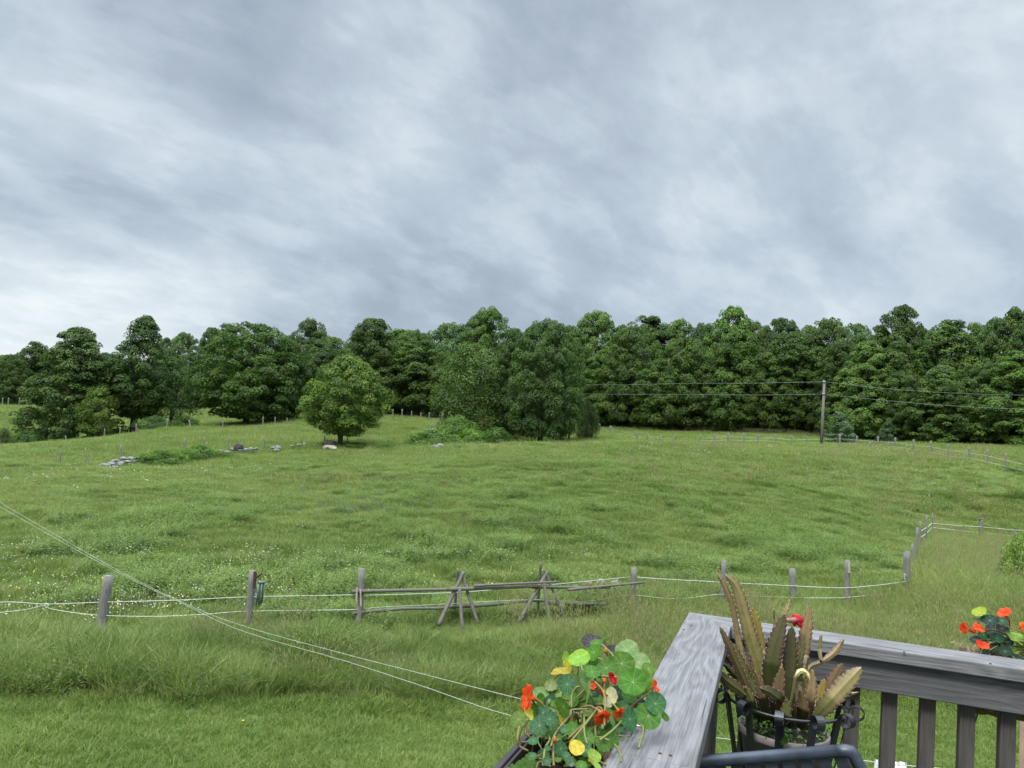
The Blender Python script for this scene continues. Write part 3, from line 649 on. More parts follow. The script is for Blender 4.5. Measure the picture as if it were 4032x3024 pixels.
B(1120, 76, 1775, 50, 'low leafy bush left of the lone maple trunk', col=(1.5, 1.6, 1.1))
B(1400, 79, 1745, 60, 'low bush right of the lone maple trunk', col=(1.1, 1.3, .9))
B(1520, 79, 1748, 50, 'low bush between the lone maple and the central clump', col=(1.2, 1.4, .9))
B(4050, 27, 2090, 105, 'yellowish green leafy bush at the right edge beside the lane', col=(2.6, 2.3, 1.9))
tree('pine_sapling', 'pine', 3300, 99, 1622, 62, 'pale green young pine right behind the utility pole', 'pine', col=(1.35, 1.3, 1.3))
tree('pine_sapling', 'pine', 3492, 101, 1660, 42, 'smaller young pine standing in the shade of the forest edge', 'pine', col=(.75, .8, .8))
# forest edge, front row: px, d, top, halfw, colour, kind
FR = [(1235, 150, 1340, 80, .9, 'oval'), (1440, 133, 1255, 105, .85, 'oval'), (1560, 132, 1400, 75, .9, 'maple'), (1640, 131, 1340, 90, 1.0, 'column'), (1720, 130, 1430, 80, .95, 'maple'), (1600, 150, 1300, 80, 1.25, 'maple'),
      (2370, 142, 1380, 95, 1.15, 'oval'), (2480, 139, 1290, 110, .95, 'maple'), (2590, 133, 1420, 85, 1.1, 'oval'), (2680, 132, 1330, 105, 1.05, 'maple'), (2800, 130, 1400, 90, .95, 'maple'),
      (2890, 127, 1300, 100, 1.05, 'oval'), (3000, 126, 1390, 95, 1.0, 'maple'), (3090, 125, 1310, 80, .9, 'column'), (3190, 124, 1370, 90, .8, 'oval'), (3300, 118, 1340, 90, .8, 'oval'), (3400, 112, 1345, 110, 1.5, 'spire'),
      (3520, 111, 1345, 80, 1.0, 'column'), (3560, 108, 1460, 80, 1.0, 'maple'), (3700, 104, 1440, 120, 1.15, 'spire'), (3860, 100, 1430, 110, 1.05, 'maple'), (3990, 97, 1385, 140, 1.2, 'spire'), (4150, 95, 1420, 120, 1.0, 'maple')]
LBL = {1235: 'dark tree seen between the broad dome maple and the lone maple', 1440: 'tall dark tree rising directly right behind the lone maple', 1560: 'low forest edge maple behind the pale post row, nearest the lone maple',
       1640: 'narrow tree at the forest edge, above the middle of the pale post row', 1720: 'low maple at the forest edge just left of the willow', 1600: 'bright rounded crown peeping over the forest edge left of the willow',
       2370: 'bright leafy tree behind the small greyish shrub', 2480: 'maple at the forest edge, second tree right of the greyish shrub', 2590: 'low maple at the forest edge above the dip in the meadow',
       2680: 'broad maple crown third in the dark wall of trees right of the central clump', 2800: 'low maple in the middle of the dark tree wall left of the pole', 2890: 'tall maple in the middle of the dark tree wall left of the pole',
       3000: 'low maple, third tree left of the utility pole', 3090: 'tall narrow tree, second left of the utility pole', 3190: 'dark tree immediately left of the utility pole', 3300: 'dark tree behind the pale young pine',
       3400: 'bright yellowish green pointed maple right of the pole', 3520: 'grey green narrow tree beyond the bright pointed maple', 3560: 'low maple above the smaller young pine', 3700: 'pointed maple with low branches, second large tree from the right',
       3860: 'maple partly hidden behind the rightmost pointed maple', 3990: 'wide bright maple at the far right edge of the forest', 4150: 'maple cut by the right edge of the view'}
for (px, d, top, hw, c, k) in FR:
    tree('forest_tree', k, px, d, top, hw*1.22, LBL[px], group='trees along the forest edge', col=[(c*1.0, c, c*.9), (c*.92, c*.97, c*1.08), (c*1.05, c*1.08, c*.85), (c*.95, c*1.0, c*1.0)][px % 4])
# skyline trees behind: px, top, halfw, extra distance
SKY = [(1290, 1330, 80), (1420, 1280, 75), (1545, 1305, 80), (1640, 1300, 75), (1760, 1275, 85), (1893, 1212, 95), (2000, 1275, 70), (2120, 1290, 80), (2225, 1265, 75), (2325, 1225, 80), (2430, 1270, 80),
       (2520, 1245, 80), (2640, 1270, 85), (2750, 1255, 80), (2862, 1212, 85), (2960, 1250, 80), (3060, 1262, 80), (3170, 1270, 75), (3245, 1252, 70), (3350, 1290, 80), (3440, 1265, 80), (3530, 1208, 85), (3640, 1285, 80),
       (3730, 1268, 85), (3830, 1262, 85), (3925, 1255, 75), (4000, 1212, 95), (4110, 1230, 90)]
SL = {0: 'skyline tree above the left side of the lone maple', 5: 'tallest airy crown on the skyline left of the central maple', 9: 'pale pointed crown on the skyline right of the central maple', 14: 'high rounded crown on the skyline midway between clump and pole',
      18: 'rounded skyline crown just left above the utility pole', 21: 'dark bushy crown standing highest right of the pole', 26: 'large airy crown on the skyline at the right edge'}
for i, (px, top, hw) in enumerate(SKY):
    d = 152 if px < 2300 else np.interp(px, [2300, 2900, 3400, 4100], [158, 146, 132, 118])
    if px < 1500: d = 165
    ordn = ['first', 'second', 'third', 'fourth', 'fifth', 'sixth', 'seventh', 'eighth', 'ninth', 'tenth', 'eleventh', 'twelfth', 'thirteenth', 'fourteenth', 'fifteenth', 'sixteenth', 'seventeenth', 'eighteenth', 'nineteenth', 'twentieth', 'twenty-first', 'twenty-second', 'twenty-third', 'twenty-fourth', 'twenty-fifth', 'twenty-sixth', 'twenty-seventh', 'twenty-eighth'][i]
    lab = SL.get(i, 'green tree crown on the forest skyline, %s from the left in the back row' % ordn)
    c = [1.1, .85, 1.25, .95, 1.4][i % 5]; hw = hw*[1, .8, 1.1, .7, 1.15, .9, .75][i % 7]; top = top+[0, 18, -8, 12, 0, -12, 20][i % 7]*(0 if i in SL else 1)
    tree('forest_tree', ['oval', 'maple', 'column'][i % 3] if i not in (5, 9, 14, 21, 26) else 'oval', px, float(d), top, hw*1.4, lab, group='trees on the forest skyline', col=[(c, c, c), (c*.92, c*.96, c*1.1), (c*1.06, c*1.1, c*.85)][i % 3])
# trees far left and behind the left group
for (px, d, top, hw, k, lab, c) in [(30, 225, 1395, 60, 'maple', 'distant low maple at the far left beyond the upper field', 1.0), (115, 235, 1345, 75, 'oval', 'distant airy tree left behind the tall pointed maple', .8), (200, 240, 1380, 70, 'oval', 'distant tree mostly hidden behind the tall pointed maple', .9),
                                    (-60, 230, 1400, 80, 'maple', 'distant tree outside the left edge beyond the upper field', 1.0), (700, 190, 1310, 80, 'maple', 'bright distant tree between the forked tree and the broad dome maple', 1.2), (800, 195, 1290, 60, 'oval', 'distant tree left behind the broad dome maple', 1.0),
                                    (860, 200, 1275, 70, 'oval', 'distant crown above the left shoulder of the dome maple', .9), (620, 195, 1330, 60, 'maple', 'distant tree right behind the forked trunk tree', 1.0), (1195, 170, 1255, 85, 'oval', 'airy crown on the skyline right of the broad dome maple', 1.0),
                                    (1110, 175, 1320, 80, 'maple', 'distant maple behind the right shoulder of the dome maple', 1.1), (400, 220, 1390, 70, 'maple', 'distant tree between the pointed maple and the forked tree', .9)]:
    tree('distant_tree', k, px, d, top, hw, lab, group='distant trees beyond the upper field', col=(c, c, c*1.05))
# deep woods behind, too dense to count
r_ = np.random.RandomState(9); X = []; Y = []
for px in range(-1500, 6200, 34):
    for rr in range(5):
        d = np.interp(px, [-1500, 100, 600, 1100, 1400, 2300, 2900, 3400, 4100, 4700, 6200], [255, 255, 215, 190, 160, 168, 156, 145, 130, 118, 100]) + rr*9 + r_.uniform(-3, 3)
        X.append(azx(px+r_.uniform(-15, 15), d)); Y.append(d)
X = np.array(X); Y = np.array(Y)
cw = variants('wood_crowns', [KIND['oval'][0][0], KIND['maple'][0][1], KIND['oval'][0][2]])
scatter('deep_woods', 'dense dark woods filling the hill behind the forest edge', 'woods', X, Y, r_.uniform(.84, 1.06, len(X)), r_.uniform(0, 1, len(X)), cw, 20, z=gz(X, Y)-.5, sxy=1.0)
# undergrowth in the shade at the forest edge
X = []; Y = []
for px in range(1380, 4300, 22):
    d = np.interp(px, [1380, 1750, 2330, 2450, 2900, 3200, 3600, 4032, 4300], [131, 128, 150, 150, 136, 128, 116, 101, 97]) + r_.uniform(0, 6); X.append(azx(px, d)); Y.append(d)
X = np.array(X); Y = np.array(Y); cb = variants('undergrowth_clumps', KIND['bush'][0])
scatter('forest_undergrowth', 'shaded undergrowth along the foot of the forest', 'undergrowth', X, Y, r_.uniform(.6, 1.2, len(X)), r_.uniform(0, 1, len(X)), cb, 21)
# brownish tall weeds at the forest margin
c_br = variants('margin_weeds', [head_mesh('margin_weed', 95+i, 14, .6, .5, 1.0, .10, simple('dry_brown_seed', (.13, .11, .06), .9), True) for i in range(2)])
X = []; Y = []
for px in np.arange(2400, 3250, 3.2):
    d = np.interp(px, [2400, 2900, 3250], [141, 124, 113]) + r_.uniform(-2, 2); X.append(azx(px, d)); Y.append(d)
scatter('margin_weeds', 'brownish weeds in a strip before the dark forest edge', 'weeds', np.array(X), np.array(Y), r_.uniform(.5, 1.0, len(X)), r_.uniform(0, 1, len(X)), c_br, 22)

def ghit(px, py):
    r = raydir(px, py); r = r/r.y
    ds = np.arange(8, 140, .25); h = gz(r.x*ds, ds); zz = r.z*ds+E0; i = int(np.argmax(zz < h)); d = float(ds[i]) if (zz < h).any() else 100.0
    return Vector((r.x*d, d, g1(r.x*d, d))), d
X, Y = patch_pts([(1530, 47, 3, 1.2, 260), (2080, 34, 2.2, .7, 160), (1250, 50, 2.5, 1.0, 120), (3250, 62, 3, 1.5, 160), (3050, 70, 4, 2, 120), (500, 20.5, 1.4, .5, 60)], 8)
scatter('dry_weed_patches', 'low brownish dry weed patches in the middle of the meadow', 'weeds', X, Y, rs.uniform(.22, .40, len(X)), rs.uniform(0, 1, len(X)), c_br, 28)
# ------------------------------------------------------------------ fences
_pseed = [0]
def post_mb(mb, base, top, r, n=9, seed=0):
    base = Vector(base); top = Vector(top); N = 7
    pts = []; rad = []
    rnd = random.Random(seed)
    for i in range(N):
        t = i/(N-1); p = base.lerp(top, t); p = p+Vector((rnd.uniform(-1, 1), rnd.uniform(-1, 1), 0))*r*.10; pts.append(p); rad.append(r*(1.08-.16*t))
    mb.tube(pts, rad, n, rough=.18, seed=seed)
def post(parent, bx, by, tx, ty, wpx, d, mat='post', name='post', sink=.25, dtop=None, seat=True):
    """fence post from photo foot and top pixels"""
    _pseed[0] += 1; b = at(bx, by, d)
    if seat: b.z = g1(b.x, b.y)
    b2 = b-Vector((0, 0, sink)); t = at(tx, ty, dtop or d); mb = MB(); post_mb(mb, b2, t, wpx/FPX*d*.5, seed=_pseed[0])
    return mb.build(name, M[mat], parent, origin=b)
def line(parent, pts, r, mat, name, n=30):
    mb = MB(); mb.tube(smooth_path(pts, n), r, 5); return mb.build(name, M[mat], parent)
def Z4(x, y): return (x*.6774, 1900+y*.6774)
def Z5(x, y): return (1300+x*.6774, 1900+y*.6774)
def Z6(x, y): return (2600+x*.6774, 1900+y*.6774)
def LG(x, y): return (1300+x*.5877, 2150+y*.5877)
def fd(px): return float(np.interp(px, FX, FD))
def fp(p, off=0): return at(p[0], p[1], fd(p[0])+off)
# left stretch
f1 = empty('wire_fence', gnd(680, 18.3), 'leaning thick grey posts with two white tapes at the left of the near fence', 'fence', None)
_upd()
post(f1, 393, 2505, 428, 2266, 40, 18.3)
post(f1, 976, 2478, 996, 2246, 30, 18.3, mat='post')
post(f1, -330, 2500, -300, 2270, 34, 18.5)
line(f1, [fp((-320, 2400), -.05)]+[fp(Z4(*p), -.05) for p in [(0, 695), (270, 706), (600, 695), (1050, 683), (1430, 665), (1960, 655), (2090, 652)]], .0070, 'tape', 'tape', 40)
line(f1, [fp((-320, 2440), -.05)]+[fp(Z4(*p), -.05) for p in [(0, 755), (150, 738), (272, 712), (300, 735), (560, 770), (900, 778), (1200, 765), (1440, 748), (1990, 740), (2090, 736)]], .0070, 'tape', 'tape', 50)
line(f1, [fp(Z4(*p), -.06) for p in [(268, 700), (262, 715), (272, 728), (280, 712), (270, 702)]], .009, 'tape', 'tape_knot', 12)
# wind chime on the second post
pc = at(1003, 2256, 18.2); ch = empty('wind_chime', at(1030, 2290, 18.1), 'teal tube wind chime hanging from a rusty bracket on a fence post', 'wind chime'); _upd()
mb = MB(); a = at(*Z4(1483, 517), 18.15); b = at(*Z4(1478, 617), 18.15); mb.box((a+b)/2, (.030, 0, 0), (0, .02, 0), (b-a)/2); mb.tube([at(*Z4(1484, 560), 18.13), at(*Z4(1522, 528), 18.0)], .018, 6)
br = mb.build('bracket', M['rust'], ch, smooth=False)
mb = MB(); c = at(*Z4(1519, 582), 18.0); mb.tube([c, c+Vector((0, 0, .035))], .085, 16); mb.tube([c+Vector((0, 0, .03)), at(*Z4(1522, 530), 18.0)], .004, 5); mb.build('chime_top', M['teal'], ch)
for k in range(6):
    a = k*pi/3; q = c+Vector((cos(a)*.065, sin(a)*.065, 0)); L = .42+.06*(k % 4); mb = MB(); mb.tube([q, q-Vector((0, 0, L))], .014, 8); mb.build('chime_tube', M['teal'], ch)
# log rail section
f2 = empty('log_fence', gnd(1950, 19.8), 'grey log rail fence section with two crossed pole tripods and end posts', 'fence'); _upd()
post(f2, *LG(198, 530), *LG(211, 150), 27, 18.8)
post(f2, *LG(2032, 415), *LG(2034, 145), 23, 22)
def log(pts, w, offs=0, name='rail', mat='log', ext=0):
    P3 = []
    for i, p in enumerate(pts):
        q = LG(*p); o = offs[i] if hasattr(offs, '__len__') else offs; P3.append(at(q[0], q[1], fd(q[0])+o))
    r = w*.5877/FPX*fd(LG(*pts[0])[0])*.5; _pseed[0] += 1
    sm = smooth_path(P3, 14); mb = MB(); mb.tube(sm, [r*(1.12-.24*i/(len(sm)-1)) for i in range(len(sm))], 9, rough=.16, seed=_pseed[0])
    for k in range(3):      # branch stubs
        i = (k*5+3) % (len(sm)-1); q = sm[i]; rn = random.Random(_pseed[0]*9+k); dv = Vector((rn.uniform(-.4, .4), rn.uniform(-1, .2), rn.uniform(-.3, 1))).normalized(); mb.tube([q, q+dv*r*1.7], [r*.3, r*.2], 5)
    o = mb.build(name, M[mat], f2, origin=P3[0])
    return o
log([(145, 305), (480, 297), (825, 290)], 22, -.1); log([(798, 290), (1100, 280), (1400, 268)], 22, -.16); log([(965, 267), (1250, 252), (1525, 240)], 15, -.22)
log([(1355, 277), (1600, 277), (1875, 280)], 17, -.1); log([(1595, 294), (1850, 268), (2105, 243)], 17, -.18)
log([(150, 450), (480, 420), (740, 416), (840, 402)], 20, -.05); log([(780, 408), (1090, 393), (1310, 370), (1445, 368)], 21, .02); log([(1440, 383), (1750, 388), (2075, 393)], 20, -.12)
for pts, w, offs in [([(725, 530), (895, 170)], 25, (-.45, .1)), ([(990, 520), (882, 190)], 20, (-.35, .12)), ([(886, 555), (866, 285)], 22, (-.6, -.25)), ([(826, 500), (857, 155)], 20, (.5, 0)),
                     ([(1262, 510), (1455, 172)], 25, (-.45, .1)), ([(1384, 490), (1412, 112)], 21, (.5, 0)), ([(1468, 500), (1432, 235)], 20, (-.6, -.2)), ([(1578, 500), (1436, 162)], 20, (-.35, .12))]:
    log(pts, w, offs, 'tripod_pole')
mb = MB()
for (x0, y0, x1, y1, w) in [(180, 278, 177, 372, 9), (203, 288, 206, 402, 9)]:
    a = fp(LG(x0, y0), -.14); b = fp(LG(x1, y1), -.14); mb.box((a+b)/2, (w*.5877/FPX*18.8*.5, 0, 0), (0, .012, 0), (b-a)/2)
mb.build('split_board', M['newwood'], f2, smooth=False)
line(f2, [fp(Z5(*p), .1) for p in [(165, 657), (700, 640), (920, 625), (1170, 600), (1320, 590), (1745, 548)]], .0070, 'tape', 'tape', 36)
line(f2, [fp(Z5(*p), .1) for p in [(165, 735), (340, 722), (690, 705), (840, 695), (1180, 680), (1280, 685), (1500, 690), (1745, 650)]], .0070, 'tape', 'tape', 40)
# right stretch
f3 = empty('wire_fence', gnd(3000, 23), 'near fence stretch behind the cactus, three grey posts and a corner post', 'fence'); _upd()
for (x0, y0, x1, y1, w) in [(360, 715, 370, 450, 34), (780, 715, 769, 502, 38), (1088, 750, 1087, 452, 32), (1440, 620, 1437, 400, 30), (1424, 600, 1424, 408, 22)]:
    b = Z6(x0, y0); t = Z6(x1, y1); post(f3, *b, *t, w*.6774, fd(b[0]) + (.4 if x0 == 1424 else 0))
line(f3, [fp(Z5(1785, 550), -.1), fp(Z6(0, 560), -.1)]+[fp(Z6(*p), -.1) for p in [(340, 578), (560, 590), (760, 600), (920, 608), (1075, 612), (1250, 598), (1430, 575)]], .009, 'tape', 'tape', 40)
line(f3, [fp(Z5(1785, 655), -.1), fp(Z6(30, 673), -.1)]+[fp(Z6(*p), -.1) for p in [(150, 672), (340, 650), (500, 657), (760, 668), (920, 671), (1075, 668), (1200, 657), (1420, 640)]], .009, 'tape', 'tape', 40)
line(f3, [fp(Z6(*p), -.15) for p in [(1433, 575), (1420, 560), (1418, 530), (1432, 545)]], .009, 'tape', 'tape_knot', 12)
mb = MB(); a = at(*Z6(1096, 460), 23.85); b = at(*Z6(1097, 525), 23.85); mb.box((a+b)/2, (.03, 0, 0), (0, .02, 0), (b-a)/2); mb.build('pale_board', M['newwood'], f3, smooth=False)
# fence running up the hill, then right
def L3(x, y): return (3500+x*.3616, 1900+y*.3616)
f4 = empty('wire_fence', gnd(3620, 36), 'fence of grey posts running up the hill beside the grassy lane', 'fence'); _upd()
for (x0, y0, x1, y1, w, d) in [(262, 900, 255, 665, 28, 28), (292, 870, 312, 488, 30, 31), (330, 720, 345, 420, 22, 35), (398, 650, 413, 352, 24, 39), (473, 575, 475, 330, 14, 45)]:
    post(f4, *L3(x0, y0), *L3(x1, y1), w*.3616, d)
line(f4, [at(*L3(340, 600), 35), at(*L3(400, 560), 39), at(*L3(470, 490), 45)], .013, 'tape', 'tape', 10)
line(f4, [at(*L3(340, 530), 35), at(*L3(410, 490), 39), at(*L3(472, 440), 45)], .013, 'tape', 'tape', 10)
f5 = empty('wire_fence', gnd(3865, 47), 'fence crossing the top of the lane at the right with a flat capped post', 'fence'); _upd()
for (x0, y0, x1, y1, w, d) in [(1010, 600, 1003, 395, 42, 47), (1355, 640, 1350, 505, 30, 49), (1800, 690, 1800, 560, 30, 52)]:
    post(f5, *L3(x0, y0), *L3(x1, y1), w*.3616, d)
mb = MB(); c = at(*L3(1001, 394), 47); mb.box(c, (.18, 0, 0), (0, .12, 0), (0, 0, .025)); mb.build('post_cap', M['post'], f5, smooth=False)
line(f5, [at(*L3(*p), d) for p, d in [((480, 445), 45), ((740, 467), 46), ((1000, 483), 46.9), ((1330, 513), 48.9), ((1800, 540), 51.9)]], .015, 'tape', 'tape', 16)
line(f5, [at(*L3(*p), d) for p, d in [((480, 492), 45), ((740, 520), 46), ((1000, 547), 46.9), ((1330, 580), 48.9), ((1800, 600), 51.9)]], .018, 'tape', 'tape', 16)
# far fence round the hilltop
def R3(x, y): return (2700+x*.602, 1450+y*.602)
f6 = empty('wire_fence', gnd(3300, 95), 'long far fence curving round the meadow crest past the utility pole', 'fence'); _upd()
FAR = [(95, 480, 440, 97.5), (190, 480, 432, 97.5), (277, 478, 422, 97), (380, 482, 424, 97), (475, 482, 436, 97), (588, 487, 432, 96.5), (692, 502, 440, 96), (789, 494, 443, 96), (1008, 502, 430, 94.5), (1119, 502, 443, 94), (1258, 519, 447, 91), (1370, 527, 452, 87), (1490, 545, 466, 82),
       (1604, 563, 475, 78), (1716, 588, 494, 75), (1855, 603, 513, 72), (1975, 627, 530, 69), (2094, 658, 557, 67), (2240, 690, 590, 65)]
for (x, yb, yt, d) in FAR: post(f6, *R3(x, yb), *R3(x+1, yt), 7.5, d, sink=.1)
for fr, rr in ((.45, .022), (.85, .028)):
    pts = []
    for (x, yb, yt, d) in FAR: q = R3(x, yt+(yb-yt)*fr); pts.append(at(q[0], q[1], d-.1))
    line(f6, pts, rr*.62, 'fartape', 'tape', 54)
for (x0, y0, x1, y1, d, lab) in [(1183, 512, 1210, 485, 90, 'short grey stake leaning right, leftmost of three by the far fence'), (1320, 522, 1330, 486, 88, 'thick short stake leaning slightly in the middle of three by the far fence'), (1430, 540, 1450, 502, 84, 'grey stake leaning right, rightmost of three by the far fence')]:
    b = at(*R3(x0, y0), d); b.z = g1(b.x, b.y); mb = MB(); post_mb(mb, b-Vector((0, 0, .1)), at(*R3(x1, y1), d), .12, seed=x0); tag(mb.build('leaning_stake', M['post'], None, origin=b), lab, 'stake')
f7 = empty('wire_fence', gnd(2450, 115), 'thin fence dropping behind the crest right of the central maple', 'fence'); _upd()
S7 = [(2305, 1693, 1660, 130), (2360, 1697, 1668, 125), (2404, 1712, 1676, 118), (2508, 1731, 1700, 108), (2548, 1736, 1708, 106), (2598, 1742, 1716, 103), (2656, 1746, 1718, 100)]
for (x, yb, yt, d) in S7: post(f7, x, yb, x+1, yt, 6.5, d, sink=.1)
for fr in (.35, .7): line(f7, [at(x, yt+(yb-yt)*fr, d-.1) for (x, yb, yt, d) in S7], .008, 'fartape', 'tape', 16)
def L5(x, y): return (x*.4521, 1550+y*.4521)
def L7(x, y): return (900+x*.4521, 1550+y*.4521)
f8 = empty('wire_fence', gnd(520, 107), 'weathered post fence in front of the left group of maples', 'fence'); _upd()
for (x0, y0, x1, y1, w, d) in [(5, 482, 5, 400, 9, 103), (315, 458, 305, 395, 9, 104.5), (578, 440, 570, 365, 9, 105), (908, 392, 913, 305, 8, 106), (1043, 375, 1048, 290, 9, 107), (1186, 355, 1188, 262, 9, 107), (1448, 308, 1463, 225, 12, 108), (1660, 302, 1648, 230, 10, 109),
                               (1937, 300, 1945, 235, 9, 111), (2290, 282, 2292, 200, 8, 113), (2395, 272, 2397, 205, 8, 114), (2500, 262, 2502, 212, 8, 115)]:
    post(f8, *L5(x0, y0), *L5(x1, y1), w*.4521*1.3, d, sink=.1)
f9 = empty('wire_fence', gnd(1600, 123), 'row of pale posts before the dark forest edge behind the lone maple', 'fence'); _upd()
for (x0, y0, y1, w, d) in [(1355, 190, 128, 8, 122), (1431, 200, 135, 8, 122.5), (1511, 208, 135, 9, 123), (1593, 223, 152, 8, 123), (1674, 225, 165, 8, 123), (1748, 230, 163, 8, 123), (1860, 237, 168, 10, 123), (1931, 215, 175, 9, 123)]:
    post(f9, *L7(x0, y0), *L7(x0+1, y1), w*.4521*1.2, d, sink=.1, mat='post')
f10 = empty('wire_fence', gnd(800, 72), 'old posts standing in a row behind the tumbled stone wall', 'fence'); _upd()
for (x0, y0, x1, y1, w, d) in [(308, 605, 313, 520, 5, 62), (517, 628, 527, 492, 14, 62), (788, 600, 742, 475, 6, 63), (1063, 560, 1052, 450, 14, 66), (1385, 500, 1395, 418, 6, 70), (1610, 500, 1613, 392, 12, 71), (1783, 480, 1780, 380, 10, 73)]:
    post(f10, *L5(x0, y0), *L5(x1, y1), w*.4521*1.2, d, sink=.1)
for (x0, y0, y1, w, d) in [(2, 465, 370, 8, 75), (135, 470, 372, 8, 76), (312, 468, 385, 10, 77), (463, 460, 360, 7, 78), (631, 462, 388, 8, 79), (837, 450, 365, 8, 81), (1036, 440, 375, 8, 82), (1148, 440, 385, 5, 83), (1266, 450, 395, 5, 83), (1440, 430, 375, 5, 84)]:
    post(f10, *L7(x0, y0), *L7(x0, y1), w*.4521*1.2, d, sink=.1)
tag(post(None, *L7(1764, 325), *L7(1765, 265), 5, 98, sink=.1, name='old_post'), 'shorter of two dark posts left of the willow', 'post')
tag(post(None, *L7(1814, 318), *L7(1811, 235), 6, 98, sink=.1, name='old_post'), 'taller of two dark posts left of the willow', 'post')
# far-left field fence and stake at the right edge
f11 = empty('wire_fence', gnd(60, 225), 'tiny pale posts at the top of the distant left field', 'fence'); _upd()
for x in (25, 76, 172, 260): post(f11, *L5(x, 62), *L5(x, 35), 4.5, 218, sink=.1)
# ------------------------------------------------------------------ utility pole and wires
up = empty('utility_pole', gnd(3233, 95), 'tall bare wooden utility pole carrying two wires before the forest', 'pole'); _upd()
b = at(3234, 1757, 95); b.z = g1(b.x, b.y)-.3; t = at(*R3(907, 80), 95)
mb = MB(); mb.tube([b, b.lerp(t, .5), t], [.20, .17, .14], 10); mb.build('pole_shaft', M['pole'], up, origin=b)
mb = MB()
for (x, y) in ((905, 88), (903, 168)): q = at(*R3(x, y), 94.8); mb.tube([q-Vector((.15, 0, 0)), q+Vector((.15, 0, 0))], .07, 8)
mb.build('insulator', M['farwire'], up)
for (name, P1) in (('wire', [((-900, 105), 128), ((-420, 108), 112), ((0, 99), 103), ((450, 97), 98), ((905, 88), 95)]), ('wire', [((-900, 165), 128), ((-420, 170), 112), ((0, 171), 103), ((450, 175), 98), ((903, 169), 95)]),
                   ('wire', [((905, 88), 95), ((1300, 132), 88), ((1700, 160), 80), ((2212, 176), 70), ((3000, 170), 55)]), ('wire', [((903, 169), 95), ((1300, 210), 88), ((1700, 243), 80), ((2212, 268), 70), ((3000, 275), 55)])):
    line(up, [at(*R3(*p), d-.1) for p, d in P1], .011, 'farwire', name, 30)
# ------------------------------------------------------------------ stones
def rock(c, sx, sy, sz, seed, mat, name, parent=None, lab=None, cat='boulder', group=None):
    import bmesh
    bm = bmesh.new(); bmesh.ops.create_icosphere(bm, subdivisions=2, radius=1)
    for v in bm.verts:
        p = v.co.copy(); k = 1+.35*mnoise.noise(p*1.1+Vector((seed*3.1, seed, 0)))+.12*mnoise.noise(p*3+Vector((seed, 0, 5)))
        v.co = Vector((p.x*k*sx, p.y*k*sy, max(-.6, p.z*k)*sz))
    me = bpy.data.meshes.new(name); bm.to_mesh(me); bm.free(); me.materials.append(M[mat])
    o = bpy.data.objects.new(name, me); COL.objects.link(o)
    if parent is not None: o.parent = parent; o.location = Vector(c)-Vector(parent.location)
    else: o.location = c; tag(o, lab, cat, group)
    o.rotation_euler = (0, 0, seed*1.7); return o
def wall(lab, spots, ref, seed):
    e = empty('stone_wall', gnd(*ref), lab, 'stone wall'); r = random.Random(seed)
    for (px, py, d, w, h) in spots:
        p = at(px, py, d); zg = g1(p.x, p.y); W_ = w/FPX*d*.5; H_ = h/FPX*d*.5; p.z = max(p.z, zg+H_*.2)
        rock(p, W_, W_*r.uniform(.6, .9), H_, seed+len(e.children)+px*.01, 'stone', 'stone', e)
    return e
wall('tumbled pale stone wall heap at the left with flat mossy stones', [(415, 1832, 63, 40, 16), (440, 1826, 63.5, 34, 16), (455, 1815, 64, 36, 14), (475, 1826, 63, 28, 20), (452, 1838, 62.5, 30, 12), (487, 1806, 65, 32, 16), (520, 1806, 65.5, 40, 16), (548, 1802, 66, 34, 12), (505, 1818, 64.5, 26, 14),
      (575, 1803, 66, 30, 12), (530, 1817, 65, 30, 14), (595, 1806, 66, 24, 10), (430, 1840, 62.5, 26, 10)], (480, 64), 11)
e = wall('low line of grey stones between the wall bushes and the lone maple', [(870, 1779, 73, 28, 16), (895, 1780, 73.5, 26, 12), (918, 1770, 74, 26, 14), (945, 1773, 74, 24, 14), (965, 1770, 74.5, 34, 12), (990, 1768, 75, 28, 16), (1010, 1768, 75, 22, 12), (1075, 1764, 76, 24, 14), (1095, 1762, 76, 28, 16), (1090, 1772, 75.5, 30, 12), (1150, 1756, 77, 20, 8),
      (1180, 1752, 78, 24, 10), (1200, 1749, 78, 18, 12), (1240, 1752, 79, 22, 8), (1255, 1757, 79, 18, 8)], (1010, 75), 31)
rock(at(938, 1763, 74), .45, .3, .5, 4, 'darkstone', 'boulder', lab='pointed black rock on top of the low stone line')
rock(at(1297, 1752, 78.5), .75, .6, .6, 6, 'darkstone', 'boulder', lab='large brown mound shaped boulder left of the lone maple trunk')
rock(at(1300, 1765, 77), 1.0, .6, .3, 7, 'palestone', 'boulder', lab='flat pale stone in front of the brown boulder by the lone maple')
rock(at(1716, 1762, 80), .5, .35, .28, 8, 'stone', 'boulder', lab='grey stone in the grass before the light green bush')
rock(at(1735, 1755, 81), .45, .3, .22, 9, 'stone', 'boulder', lab='flat grey stone behind the stone before the light green bush')
for (px, py, d, w, h, lab) in [(2310, 2320, 26.5, 64, 34, 'wide pale pink boulder behind the log fence, leftmost of four'), (2262, 2330, 26, 34, 18, 'small low reddish stone between the pale boulders behind the log fence'), (2365, 2318, 26.5, 46, 34, 'greyish boulder behind the log rails, beside the whitest one'), (2420, 2318, 26.5, 32, 24, 'small whitish boulder at the right behind the log fence')]:
    q, d = ghit(px, py+h*.5); q.z += .20; rock(q, w/FPX*d*.5, w/FPX*d*.4, h/FPX*d*.6, px*.1, 'palestone', 'boulder', lab=lab)
